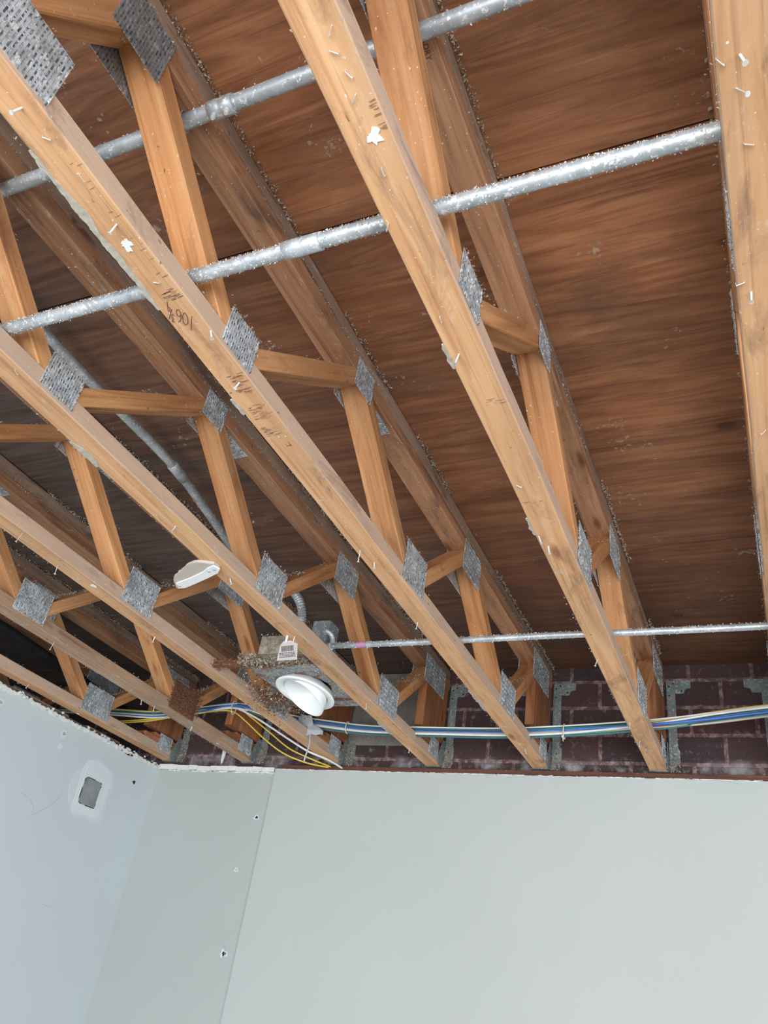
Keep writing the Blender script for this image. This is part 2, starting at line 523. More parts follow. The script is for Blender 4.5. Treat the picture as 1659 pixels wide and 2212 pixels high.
def BRICK():
    t = NT('dark_brick')
    tc = t.n('ShaderNodeTexCoord')
    sp = t.n('ShaderNodeSeparateXYZ')
    t.l(tc.outputs['Object'], sp.inputs[0])
    cb = t.n('ShaderNodeCombineXYZ')
    t.l(sp.outputs['X'], cb.inputs[0]); t.l(sp.outputs['Z'], cb.inputs[1])
    mp = t.n('ShaderNodeMapping')
    mp.inputs['Location'].default_value = (0.341 + 0.1525 + 0.305 * 40, -0.049 + 0.148 * 40, 0)
    t.l(cb.outputs[0], mp.inputs['Vector'])
    wn = t.n('ShaderNodeTexNoise')
    wn.inputs['Scale'].default_value = 9
    t.l(tc.outputs['Object'], wn.inputs['Vector'])
    wv = t.n('ShaderNodeVectorMath', operation='MULTIPLY_ADD')
    t.l(wn.outputs['Color'], wv.inputs[0]); wv.inputs[1].default_value = (0.008, 0.008, 0); t.l(mp.outputs[0], wv.inputs[2])
    br = t.n('ShaderNodeTexBrick')
    br.offset = 0.5
    br.inputs['Scale'].default_value = 1
    br.inputs['Brick Width'].default_value = 0.305
    br.inputs['Row Height'].default_value = 0.148
    br.inputs['Mortar Size'].default_value = 0.011
    br.inputs['Mortar Smooth'].default_value = 0.2
    br.inputs['Color1'].default_value = (0.070, 0.038, 0.036, 1)
    br.inputs['Color2'].default_value = (0.045, 0.030, 0.031, 1)
    br.inputs['Mortar'].default_value = (0.105, 0.055, 0.055, 1)
    t.l(wv.outputs[0], br.inputs['Vector'])
    v = t.coord((1, 1, 1))
    g = t.noise(v, 26, 6, 0.7, 0.5)
    f = t.ramp(g, [(0.57, (0, 0, 0)), (0.70, (0.45, 0.45, 0.45))])
    c = MIX(t, f, br.outputs['Color'], (0.26, 0.22, 0.21))
    g2 = t.noise(v, 5, 6, 0.65)
    # lime bloom along the lowest joint
    mr = t.n('ShaderNodeMapRange')
    mr.inputs['From Min'].default_value = 0.075
    mr.inputs['From Max'].default_value = 0.02
    t.l(sp.outputs['Z'], mr.inputs['Value'])
    mm = t.n('ShaderNodeMath', operation='MULTIPLY')
    bl = t.ramp(g2, [(0.48, (0, 0, 0)), (0.68, (0.75, 0.75, 0.75))])
    t.l(bl, mm.inputs[0]); t.l(mr.outputs[0], mm.inputs[1])
    c = MIX(t, mm.outputs[0], c, (0.42, 0.42, 0.43))
    # bloom on some joints
    mj = t.n('ShaderNodeMath', operation='MULTIPLY')
    bj = t.ramp(g, [(0.46, (0, 0, 0)), (0.60, (0.7, 0.7, 0.7))])
    t.l(bj, mj.inputs[0]); t.l(br.outputs['Fac'], mj.inputs[1])
    c = MIX(t, mj.outputs[0], c, (0.34, 0.24, 0.24))
    t.l(c, t.b.inputs['Base Color'])
    t.b.inputs['Roughness'].default_value = 0.85
    t.b.inputs['Specular IOR Level'].default_value = 0.25
    inv = t.n('ShaderNodeMath', operation='SUBTRACT')
    inv.inputs[0].default_value = 1.0
    t.l(br.outputs['Fac'], inv.inputs[1])
    t.bump(inv.outputs[0], 0.5, 0.006)
    return t.m
M_brick = BRICK()

# ------------------------------------------------------------------ the setting
def struct(name, bm, m, smooth=False):
    return tag(obj(name, bm, m, smooth=smooth), kind='structure')

ZP = 0.575          # underside of the plywood
struct('floor', bx(-3.4, 5.6, -9, 0.3, -3.65, -3.6), M_concrete)
ys = [-8.54, -6.71, -4.88, -3.05, -1.22, 0.05]
for i, (a, b) in enumerate(zip(ys, ys[1:])):
    xs = [-6.0, -3.708, -0.053, 5.6] if i % 2 else [-6.0, -1.872, 5.6]
    for xa, xb in zip(xs, xs[1:]):
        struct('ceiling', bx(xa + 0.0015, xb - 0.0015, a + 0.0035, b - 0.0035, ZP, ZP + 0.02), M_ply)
struct('ceiling_upper', bx(-6, 5.6, -8.54, 0.3, ZP + 0.022, ZP + 0.05), M_old)
struct('wall_back', bx(-6.0, 5.6, 0.0, 0.25, -3.6, ZP), M_brick)

def jag_sheet(p0, p1, normal, ztop, zbot, thick, amp, seed, step=0.012):
    """plasterboard sheet with a torn top edge; face runs p0->p1 (xy), thickened away from normal"""
    r = random.Random(seed)
    bm = bmesh.new()
    p0 = Vector(p0); p1 = Vector(p1)
    L = (p1 - p0).length
    n = int(L / step)
    N = Vector(normal)
    front_t, front_b, back_t, back_b = [], [], [], []
    for i in range(n + 1):
        p = p0.lerp(p1, i / n)
        e = (vnoise(i * 0.13, seed) - 0.5) * amp * 1.6 + (r.random() - 0.5) * amp * 0.7
        if vnoise(i * 0.05, seed + 5) > 0.72:
            e -= amp * 1.2
        front_t.append(bm.verts.new((p.x, p.y, ztop + e)))
        front_b.append(bm.verts.new((p.x, p.y, zbot)))
        q = Vector((p.x, p.y, 0)) - N * thick
        e2 = e + (r.random() - 0.3) * amp * 0.8
        back_t.append(bm.verts.new((q.x, q.y, ztop + e2)))
        back_b.append(bm.verts.new((q.x, q.y, zbot)))
    for i in range(n):
        bm.faces.new((front_b[i], front_b[i + 1], front_t[i + 1], front_t[i]))
        bm.faces.new((back_b[i + 1], back_b[i], back_t[i], back_t[i + 1]))
        bm.faces.new((front_t[i], front_t[i + 1], back_t[i + 1], back_t[i])).material_index = 1
    bm.faces.new((front_b[0], front_t[0], back_t[0], back_b[0]))
    bm.faces.new((front_b[n], back_b[n], back_t[n], front_t[n]))
    return bm

wb = struct('wall_back', jag_sheet((-2.275, -0.03), (5.6, -0.03), (0, -1, 0), -0.034, -3.6, 0.026, 0.003, 3), M_wall)
wb.data.materials.append(M_gyp)
ws = struct('wall_back', jag_sheet((-3.17, -0.014), (-2.275, -0.014), (0, -1, 0), -0.054, -3.6, 0.012, 0.003, 4), M_wall_g)
ws.data.materials.append(M_gyp)
wl = struct('wall_left', jag_sheet((-3.17, -9.0), (-3.17, -0.0), (1, 0, 0), -0.040, -3.6, 0.02, 0.012, 6), M_wall_l)
wl.data.materials.append(M_gyp)
wl2 = struct('wall_left', bx(-3.36, -3.192, -9, 0, -3.6, -0.062), M_gyp)
# torn gypsum core strip over the grey strip of wall
bm = bmesh.new()
x = -3.16
r = random.Random(5)
while x < -2.29:
    l = r.uniform(0.04, 0.14)
    x1 = min(x + l, -2.285)
    z0 = -0.052 + r.uniform(-0.002, 0.002)
    z1 = -0.022 + r.uniform(-0.004, 0.003)
    add_prism(bm, [(x, -0.028, z0), (x1 - 0.0015, -0.028 + r.uniform(-.002, .002), z0 + r.uniform(-.002, .002)), (x1 - 0.0015, -0.028, z1 + r.uniform(-.003, .003)), (x, -0.028, z1)], (0, 0.026, 0))
    x = x1
struct('trim_1', bm, M_gyp)
struct('trim_2', bx(-2.26, 5.6, -0.038, -0.002, -0.033, -0.011, bev=0.002), M_led)      # ledger under the trusses
struct('trim_3', bx(-3.34, -3.205, -7, -0.03, -0.06, -0.016), M_track)                     # top track of the left partition
struct('trim_4', bx(-3.345, -3.20, -1.30, -0.86, -0.016, -0.008), M_old)
struct('trim_5', bx(-3.345, -3.20, -0.70, -0.40, -0.016, -0.006), M_old)
struct('wall_back', bx(-1.86, -1.235, -0.006, 0.0, 0.125, 0.57), M_block)
struct('wall_left', bx(-5.2, -5.1, -8.5, 0, -0.06, ZP), M_black)
struct('wall_right', bx(5.55, 5.6, -9, 0, -0.3, ZP), M_wall)

# peeled paper showing bare gypsum along the torn edges
def peel(name, P, n, L, zt, seed, hmin, hmax, gap=.5):
    r = random.Random(seed)
    bm = bmesh.new()
    u = 0.0
    while u < L:
        l = r.uniform(.02, .11) * (1 if r.random() < .8 else 1.8)
        if r.random() > gap:
            u += l * .5
            continue
        k = max(3, int(l / .008))
        top = [P(u + l * i / k, zt + (vnoise(i * .7 + u * 30, seed) - .5) * .008) for i in range(k + 1)]
        bot = [P(u + l * i / k, zt - (hmin + (hmax - hmin) * math.sin(math.pi * min(max(i / k, .04), .96)) * (.35 + .65 * vnoise(i * .9 + u * 40, seed + 2)))) for i in range(k, -1, -1)]
        add_prism(bm, top + bot, n)
        u += l
    return struct(name, bm, M_gyp)
peel('trim_6', lambda u, z: (-3.1695, -u, z), (.0022, 0, 0), 1.35, -0.038, 31, .006, .030, .85)
peel('trim_7', lambda u, z: (-2.27 + u, -.0295, z), (0, -.002, 0), 3.2, -0.033, 32, .001, .007, .75)
peel('trim_8', lambda u, z: (-3.15 + u, -.0135, z), (0, -.003, 0), .86, -0.052, 33, .002, .010, .8)

# broken gypsum lumps along the top of the left wall
bm = bmesh.new()
r = random.Random(12)
for k in range(85):
    y = -r.random() ** 1.3 * 1.3
    p = Vector((-3.163 + r.uniform(-0.015, 0.008), y, -0.04 + r.uniform(-0.016, 0.016)))
    s = r.uniform(0.003, 0.011)
    n = r.randint(4, 6)
    a0 = r.random() * 6
    pts = [p + Vector((r.uniform(-.2, .2) * s, math.cos(a0 + i * 6.283 / n) * s * r.uniform(.8, 1.7), math.sin(a0 + i * 6.283 / n) * s * r.uniform(.5, .9))) for i in range(n)]
    add_prism(bm, pts, (r.uniform(0.003, 0.008), 0, 0))
tag(obj('plaster_rubble', bm, M_gyp), 'white broken plaster crumbs along the torn top edge of the left wall', 'rubble', kind='stuff')

# ------------------------------------------------------------------ trusses
SP = 0.61
WD = 0.086
TH = 0.056
H0 = 0.455
OFF = {-0: 0.0, 1: -0.0055, 2: 0.0004, 3: 0.0015, 4: 0.0081, 5: 0.0054, 6: -0.0099, 7: -0.019}
ROT = {1: 0.0032, 2: -0.0032, 3: 0.0004, 4: -0.0092, 5: -0.0016, 6: 0.0008, 7: 0.001}
LEAN = {3: 0.034}
def TX(k):
    return (k - 6) * SP + OFF.get(k, 0.0)

def board_bm(L, W, T, c0=0.0, c1=0.0, bev=0.003, seed=1, wob=0.0012):
    """board along local x; ends cut at slope c (x shift per local z)"""
    bm = bmesh.new()
    r = random.Random(seed)
    n = max(2, int(L / 0.12))
    b = bev
    prof = [(-W/2 + b, -T/2), (W/2 - b, -T/2), (W/2, -T/2 + b), (W/2, T/2 - b), (W/2 - b, T/2), (-W/2 + b, T/2), (-W/2, T/2 - b), (-W/2, -T/2 + b)]
    rings = []
    for i in range(n + 1):
        f = i / n
        ring = []
        dy = (vnoise(f * L * 2.5, seed) - .5) * wob * 2
        for j, (y, z) in enumerate(prof):
            x = f * L + z * (c0 * (1 - f) + c1 * f)
            ring.append(bm.verts.new((x, y + dy + r.uniform(-wob, wob) * .4, z + r.uniform(-wob, wob) * .4)))
        rings.append(ring)
    for a, c in zip(rings, rings[1:]):
        for k in range(8):
            bm.faces.new((a[k], a[(k + 1) % 8], c[(k + 1) % 8], c[k]))
    bm.faces.new(rings[0]); bm.faces.new(list(reversed(rings[-1])))
    return bm

NB = [-5.55, -4.03, -3.14, -1.985, -0.825]            # bottom panel points (y)
NT_ = [-4.85, -3.705, -2.564, -1.44, -0.27]           # top panel points
PB = {-5.55: (-5.64, -5.46, .13), -4.03: (-4.10, -3.792, .157), -3.14: (-3.205, -3.08, .120), -1.985: (-2.077, -1.891, .160), -0.825: (-0.935, -0.707, .163)}
PT = {-4.85: (-4.93, -4.77, .37, .51), -3.705: (-3.785, -3.635, .365, .512), -2.564: (-2.618, -2.50, .405, .512), -1.44: (-1.540, -1.333, .352, .492), -0.27: (-0.410, -0.100, .362, .518)}

def plate_bm(y0, y1, z0, z1, seed=1):
    """toothed plate in the local yz plane, slightly ragged, with teeth curls along the rims"""
    bm = bmesh.new()
    add_box(bm, -0.0009, 0.0009, y0, y1, z0, z1)
    r = random.Random(seed)
    for y in (y0 + .002, y1 - .002):
        z = z0 + .004
        while z < z1 - .004:
            if r.random() < .5:
                add_box(bm, 0.0008, 0.0030, y - .0015, y + .0015, z, z + .004)
            z += 0.008
    z = z0
    while z < z1 - .006:
        y = y0 + .008
        while y < y1 - .006:
            if r.random() < .4:
                add_box(bm, 0.0008, 0.0022 + r.random() * .001, y, y + .0016, z + .004, z + .010)
            y += .0085
        z += .022
    return bm

def web_between(yb, yt, seed):
    """web from bottom point (y=yb) to top point (y=yt)"""
    a = Vector((0, yb, TH)); b = Vector((0, yt, H0))
    d0 = (b - a)
    L = d0.length
    sgn = 1 if yt > yb else -1
    # shift so that two webs meet with their faces at each panel point
    sh = (TH / 2) / (abs(d0.z) / L)
    a.y += sgn * sh * 0.95; b.y -= sgn * sh * 0.55
    d = b - a
    L = d.length
    m = frame(a, d, Vector((1, 0, 0)).cross(d) if False else Vector((0, 0, 1)))
    dz = d.z / L
    nz = (m.to_3x3() @ Vector((0, 0, 1))).z
    c = -nz / dz
    return board_bm(L, WD - 0.002, TH, c, c, seed=seed), m

def build_truss():
    T = bpy.data.objects.new('floor_truss', None)
    COL.objects.link(T)
    T.empty_display_size = 0.1
    xc = -WD / 2
    Y = Vector((0, 1, 0))
    L = 7.0
    obj('bottom_chord', board_bm(L - .014, WD, TH, seed=3), M_low, T, frame((xc, -L, TH / 2), Y))
    obj('top_chord', board_bm(L - .014, WD, 0.057, seed=4), M_top, T, frame((xc, -L, H0 + 0.0285), Y))
    obj('top_chord', board_bm(L - .014, WD - .004, 0.056, seed=5), M_old, T, frame((xc, -L, H0 + 0.0865), Y))
    prs = []
    for i, yb in enumerate(NB):
        if i > 0: prs.append((yb, NT_[i - 1]))
        prs.append((yb, NT_[i]))
    for s, (yb, yt) in enumerate(prs):
        bm, m = web_between(yb, yt, 20 + s)
        m.translation.x = xc
        obj('web', bm, M_web, T, m)
    obj('end_post', board_bm(0.33, 0.335, 0.048, seed=9), M_post, T, Matrix(((0, 0, 1, -0.026), (0, 1, 0, -0.185), (1, 0, 0, 0.125), (0, 0, 0, 1))))
    obj('end_block', board_bm(0.34, WD - .006, 0.030, seed=10), M_post, T, frame((xc, -0.355, TH + .016), Y))
    obj('end_block', board_bm(0.25, WD - .010, 0.022, seed=11), M_post, T, frame((xc, -0.265, TH + .043), Y))
    for i, yb in enumerate(NB):
        y0, y1, zt = PB[yb]
        for side, x in ((1, 0.0015), (-1, -WD - .0015)):
            m = Matrix.Translation((x, 0, 0)) @ (Matrix.Identity(4) if side > 0 else Matrix.Scale(-1, 4, (1, 0, 0)))
            obj('truss_plate', plate_bm(y0, y1, 0.012, zt, 30 + i), M_plate, T, m)
    for i, yt in enumerate(NT_):
        y0, y1, zb, zt = PT[yt]
        for side, x in ((1, 0.0015), (-1, -WD - .0015)):
            m = Matrix.Translation((x, 0.0 if side > 0 else 0.03, 0)) @ (Matrix.Identity(4) if side > 0 else Matrix.Scale(-1, 4, (1, 0, 0)))
            obj('truss_plate', plate_bm(y0, y1 + (0 if side > 0 else 0.03), zb, zt, 50 + i), M_plate_dull if i == 1 else M_plate, T, m)
    for side, x in ((1, 0.0015), (-1, -WD - .0015)):
        m = Matrix.Translation((x, 0, 0)) @ (Matrix.Identity(4) if side > 0 else Matrix.Scale(-1, 4, (1, 0, 0)))
        obj('truss_plate', plate_bm(-0.228, -0.096, 0.018, 0.118, 70), M_plate, T, m)
    bm = plate_bm(-2.62, -2.30, -.030, .030, 71)
    obj('truss_plate', bm, M_plate, T, Matrix.Translation((-0.048, 0, H0 - .0015)) @ Matrix.Rotation(math.pi / 2, 4, 'Y'))
    return T

def debris(seed, n=1500, dens=1.0):
    """crumbs clinging to ledges of one truss"""
    r = random.Random(seed)
    random.seed(seed)
    bm = bmesh.new()
    k = 0
    while k < n:
        y = -(r.random() ** 1.25) * 4.4 - 0.02
        q = r.random()
        if r.random() < .26:
            i = r.randrange(len(NB)); yb = NB[i]; yt = NT_[i] if r.random() < .62 or i == 0 else NT_[i - 1]
            f = r.random() ** (.8 if yt > yb else 1.0)
            if vnoise(f * 5 + i * 3, seed + 17) < .35: continue
            L_ = math.hypot(yt - yb, H0 - TH)
            ny, nz = -(H0 - TH) / L_, (yt - yb) / L_
            if nz < 0: ny, nz = -ny, -nz
            h = TH / 2 + abs(r.gauss(0, .004))
            yy = yb + (yt - yb) * f + ny * h; zz = TH + (H0 - TH) * f + nz * h
            add_chip(bm, (-r.random() * WD, yy, zz), r.uniform(.002, .006)); k += 1
            continue
        if q < 0.50:      # under the plywood, right side
            if vnoise(y * 3.1, seed) < 0.42: continue
            z = 0.574 - abs(r.gauss(0, 0.009)); x = 0.002 + abs(r.gauss(0, 0.006)); s = r.uniform(.0015, .0055)
        elif q < 0.66:    # seam between the two top chord layers
            if vnoise(y * 2.3, seed + 9) < 0.45: continue
            z = 0.512 + r.gauss(0, 0.006); x = 0.003; s = r.uniform(.0015, .004)
        elif q < 0.74:    # left upper edge
            z = 0.570 - abs(r.gauss(0, 0.008)); x = -WD - abs(r.gauss(0, .004)); s = r.uniform(.002, .006)
        elif q < 0.80:    # ragged left arris of the bottom chord
            if vnoise(y * 4.0, seed + 3) < 0.62: continue
            z = 0.002 + r.gauss(0, .004); x = -WD - abs(r.gauss(0, .003)); s = r.uniform(.0015, .0045)
        elif q < 0.86:    # top of bottom chord
            z = TH + abs(r.gauss(0, .004)); x = -r.random() * WD; s = r.uniform(.002, .006)
        else:             # around the plates
            i = r.randrange(len(NB))
            if r.random() < .5:
                y0, y1, zt = PB[NB[i]]; z0 = 0.012
                y = r.uniform(y0, y1); z = zt + abs(r.gauss(0, .005)); x = r.choice((0.002, -WD - .002)) + r.gauss(0, .003)
                if r.random() < .4: y = r.choice((y0, y1)); z = r.uniform(.06, zt)
            else:
                y0, y1, zb, zt = PT[NT_[i]]
                y = r.uniform(y0 - .02, y1 + .02); z = r.choice((zb, zt)) + r.gauss(0, .008); x = r.choice((0.003, -WD - .003, -WD * r.random())) + r.gauss(0, .003)
            s = r.uniform(.0015, .005)
        add_chip(bm, (x, y, z), s)
        k += 1
    return bm

proto = build_truss()
info = {
    6: ('pale wooden floor truss second from the right edge, larger torn white paper scrap under it', 0.9),
    7: ('wooden floor truss along the right edge of the photo, cut off by the frame', 0.7),
    5: ('wooden floor truss with a pencilled measurement and smeared marks on its bottom chord', 0.9),
    4: ('wooden floor truss just right of the white recessed light, drywall scrap hanging from it', 1.2),
    3: ('wooden floor truss just left of the white recessed light, splintered bottom chord', 1.4),
    2: ('floor truss with white-stained bottom chord and a rusty brown plate near the wall', 1.5),
    1: ('floor truss lying right beside the torn top edge of the left wall', 1.2),
    0: ('dark floor truss in the unlit space beyond the left wall', 0.5),
}
def children(o):
    return [c for c in bpy.data.objects if c.parent == o]
proto_ch = children(proto)
trusses = {}
for k in (6, 7, 5, 4, 3, 2, 1, 0):
    if k == 6:
        t = proto
        ch = proto_ch
    else:
        t = proto.copy()
        COL.objects.link(t)
        ch = []
        for c in proto_ch:
            if k == 0 and c.name.startswith('end_'):
                continue
            d = c.copy()
            COL.objects.link(d)
            d.parent = t
            ch.append(d)
    t.location = (TX(k), 0, 0)
    t.rotation_euler = (0, LEAN.get(k, 0.0), -ROT.get(k, 0.0))
    tag(t, info[k][0], 'truss', 'parallel floor trusses under the plywood')
    trusses[k] = (t, ch)
for k in (6, 7, 5, 4, 3, 2, 1, 0):
    t, ch = trusses[k]
    n = int(5600 * info[k][1])
    o = obj('debris', debris(100 + k, n), M_fluff, t)
    o['kind'] = 'stuff'
# rusty plate on the second truss
for c in trusses[2][1]:
    if c.name.startswith('truss_plate') and c.data.name and abs(c.matrix_local.translation.x) < .01:
        ymid = sum(v.co.y for v in c.data.vertices) / len(c.data.vertices)
        if abs(ymid + 0.82) < 0.08 and c.data.vertices[0].co.z < .1:
            c.data = c.data.copy()
            c.data.materials.clear()
            c.data.materials.append(M_rust)
            c['label'] = 'rusted brown truss plate'

for c in trusses[2][1]:
    if c.name.startswith('bottom_chord'):
        c.data = c.data.copy(); c.data.materials.clear(); c.data.materials.append(M_low_w)
# rust crumbs on that plate
bm = bmesh.new()
random.seed(44)
for i in range(700):
    add_chip(bm, (0.004 + abs(random.gauss(0, .003)), random.uniform(-.96, -.68), random.uniform(.03, .18)), random.uniform(.002, .007))
o = obj('rust_crumbs', bm, M_fluff_r, trusses[2][0]); o['kind'] = 'stuff'

# screws, nails and staples left in the bottom chords
def lathe(bm, prof, n=10, m=None):
    rings = []
    for rr, z in prof:
        rings.append([bm.verts.new((rr * math.cos(k * 2 * math.pi / n), rr * math.sin(k * 2 * math.pi / n), z)) for k in range(n)])
    for a, b in zip(rings, rings[1:]):
        for k in range(n):
            bm.faces.new((a[k], a[(k + 1) % n], b[(k + 1) % n], b[k]))
    bm.faces.new(rings[0]); bm.faces.new(list(reversed(rings[-1])))
def screw_bm():
    bm = bmesh.new()
    prof = [(0.0016, 0.004)]
    z = 0.0
    while z > -0.026:
        prof += [(0.0030, z), (0.0020, z - 0.0015)]
        z -= 0.003
    prof += [(0.0024, -0.028), (0.0062, -0.0315), (0.0062, -0.0325)]
    lathe(bm, prof)
    return bm
def nail_bm():
    bm = bmesh.new()
    lathe(bm, [(0.0018, 0.004), (0.0018, -0.046), (0.0055, -0.047), (0.0055, -0.049)])
    return bm
def staple_bm():
    bm = bmesh.new()
    add_tube(bm, [(-.014, 0, .004), (-.014, 0, -.004), (.014, 0, -.006), (.014, 0, .004)], 0.0017, 6)
    return bm
sb = obj('screw', screw_bm(), M_screw); nb = obj('nail', nail_bm(), M_screw); tb = obj('staple', staple_bm(), M_screw)
protos = {'s': sb, 'n': nb, 't': tb}
FAST = {
5: [(-0.036, -3.81, 's'), (-0.032, -3.75, 't'), (-0.029, -3.55, 's'), (-0.023, -3.66, 't'), (-0.039, -3.4, 't'), (-0.004, -3.24, 's'), (-0.032, -3.07, 's'), (-0.068, -2.27, 'n'), (-0.053, -2.19, 's'), (-0.07, -1.75, 's'), (-0.045, -0.43, 't'), (-0.04, -0.35, 's')],
6: [(-0.034, -3.71, 't'), (-0.025, -3.74, 't'), (-0.027, -3.67, 't'), (-0.036, -3.63, 't'), (-0.083, -3.38, 't'), (-0.043, -3.49, 't'), (-0.065, -3.13, 't'), (-0.062, -3.02, 's'), (-0.065, -2.51, 't'), (-0.078, -2.25, 's'), (-0.064, -2.19, 's'), (-0.08, -1.37, 's'), (-0.071, -0.71, 's'), (-0.059, -0.63, 't'), (-0.066, -0.47, 's'), (-0.055, -0.36, 't')],
7: [(-0.052, -3.5, 's'), (-0.080, -3.5, 't'), (-0.061, -3.45, 'n'), (-0.062, -3.03, 's'), (-0.080, -3.06, 't'), (-0.049, -3.35, 't'), (-.06, -2.6, 't'), (-.05, -2.2, 's')],
4: [(-0.039, -2.52, 's'), (-0.047, -2.17, 's'), (-0.037, -1.69, 'n'), (-0.037, -0.97, 's'), (-0.063, -0.34, 's'), (-0.02, -3.26, 't'), (-0.037, -0.31, 't')],
3: [(-0.02, -2.59, 'n'), (-0.059, -2.37, 'n'), (-0.073, -1.75, 's'), (-0.046, -2.27, 't'), (-0.07, -1.05, 't'), (-0.066, -0.69, 't')],
2: [(-0.044, -1.76, 'n'), (-0.079, -1.06, 's'), (-0.06, -0.97, 's'), (-0.03, -0.66, 's'), (-0.034, -0.39, 't')],
1: [(-0.03, -1.3, 's'), (-0.07, -1.07, 't'), (-0.023, -0.73, 't'), (-0.06, -0.88, 't')]}
r = random.Random(8)
first = {'s': True, 'n': True, 't': True}
for k, lst in FAST.items():
    for (x, y, typ) in lst:
        p = protos[typ]
        if first[typ]:
            c = p; first[typ] = False
        else:
            c = p.copy(); COL.objects.link(c)
        c.parent = trusses[k][0]
        c.location = (x, y, 0.0)
        tilt = .35 if typ != 't' else .15
        c.scale = (.8, .8, .8) if typ != 't' else (.55, .55, .8)
        c.rotation_euler = (r.uniform(-tilt, tilt), r.uniform(-tilt, tilt), r.uniform(0, 3.1))

# torn white paper left on two bottom chords
def paper(parent, cx, cy, s, seed):
    r = random.Random(seed)
    bm = bmesh.new()
    pts = []
    for i in range(22):
        a = i / 22 * 6.283
        rr = s * (0.35 + 0.65 * r.random()) * (1.0 + 0.6 * math.cos(a))
        pts.append((cx + math.cos(a + .9) * rr * .8, cy + math.sin(a + .9) * rr, -0.0015))
    add_prism(bm, pts, (0, 0, 0.0015))
    return obj('paper_scrap', bm, M_white, parent)
paper(trusses[5][0], -0.045, -3.505, 0.020, 3)
paper(trusses[6][0], -0.035, -3.56, 0.022, 4)
paper(trusses[3][0], -0.03, -2.21, 0.016, 6)

# ragged plaster residue along the left arris of some bottom chords
def residue(k, y0, y1, w0, seed):
    r = random.Random(seed)
    bm = bmesh.new()
    n = int((y1 - y0) / .006)
    lo, hi = [], []
    for i in range(n + 1):
        y = y0 + (y1 - y0) * i / n
        e = math.sin(math.pi * min(max(i / n, .02), .98)) ** .5
        lo.append((-WD - (.001 + .007 * e * vnoise(i * .35, seed) + r.uniform(0, .003)), y, -.0015 + r.uniform(-.0006, .0006)))
        hi.append((-WD + w0 * e * (.25 + .75 * vnoise(i * .12, seed + 4)) + r.uniform(0, .0015), y, -.0015))
    add_prism(bm, lo + hi[::-1], (0, 0, .0035))
    return obj('plaster_residue', bm, M_resid, trusses[k][0])
M_resid = PLAIN('plaster_residue', (0.42, 0.385, 0.33), .95, .22, 60, bump=.5)
residue(5, -3.74, -3.33, .017, 1)
residue(5, -3.02, -2.96, .010, 2)
residue(4, -2.98, -2.86, .020, 3)
residue(6, -3.06, -2.98, .008, 4)
residue(6, -2.35, -2.26, .007, 5)
residue(5, -1.10, -.86, .012, 6)
residue(4, -.72, -.55, .030, 7)
# dark scuffs dragged across the fifth chord
def scuffs(k, groups, seed):
    r = random.Random(seed)
    bm = bmesh.new()
    for (x0, x1, y0, y1, n) in groups:
        for i in range(n):
            y = r.uniform(y0, y1); a = r.uniform(x0, x1); l = r.uniform(.006, .022)
            b = min(a + l, -.003)
            h = r.uniform(.0003, .0013)
            sl = (b - a) * -.12
            add_prism(bm, [(a, y, -.0008), (b, y + sl, -.0008), (b, y + sl + h, -.0008), ((a + b) / 2, y + sl / 2 + h * 1.6, -.0008), (a, y + h * .4, -.0008)], (0, 0, .0006))
    o = obj('scuff_marks', bm, M_scuff, trusses[k][0])
    o['kind'] = 'stuff'
    return o
M_scuff = PLAIN('scuff', (0.30, 0.17, 0.105), .9, .35, 50)
scuffs(5, [(-.055, -.02, -3.375, -3.345, 34), (-.06, -.02, -3.10, -3.03, 46), (-.075, -.02, -2.99, -2.93, 40), (-.080, -.04, -2.90, -2.86, 30), (-.03, -.01, -3.70, -3.40, 14)], 3)
scuffs(6, [(-.02, -.008, -3.62, -3.56, 14), (-.06, -.02, -2.86, -2.84, 8), (-.08, -.03, -2.43, -2.42, 8)], 4)
scuffs(4, [(-.06, -.02, -1.2, -1.0, 18), (-.05, -.01, -.8, -.5, 26)], 5)
scuffs(3, [(-.07, -.01, -2.6, -1.4, 40)], 6)

# pencilled measurement 106 3/4 on the fifth truss
def writing(parent, text, size, loc, rotz, mat, name='writing'):
    cu = bpy.data.curves.new(name, 'FONT')
    cu.body = text
    cu.size = size
    cu.align_x = 'CENTER'
    cu.extrude = 0.0002
    tmp = bpy.data.objects.new(name, cu)
    COL.objects.link(tmp)
    bpy.context.view_layer.update()
    dg = bpy.context.evaluated_depsgraph_get()
    me = bpy.data.meshes.new_from_object(tmp.evaluated_get(dg))
    bpy.data.objects.remove(tmp)
    o = bpy.data.objects.new(name, me)
    me.materials.clear(); me.materials.append(mat)
    COL.objects.link(o)
    o.parent = parent
    o.matrix_local = Matrix.Translation(loc) @ Matrix.Rotation(rotz, 4, 'Z') @ Matrix.Rotation(math.pi, 4, 'X')
    return o

def stroke_writing(parent, strokes, o, ux, uy, r, mat, name='pencil_writing'):
    bm = bmesh.new()
    o = Vector(o); ux = Vector(ux); uy = Vector(uy)
    for st in strokes:
        pts = smooth_path([o + ux * a + uy * b for a, b in st], 5)
        add_tube(bm, pts, r, 5)
    return obj(name, bm, mat, parent)
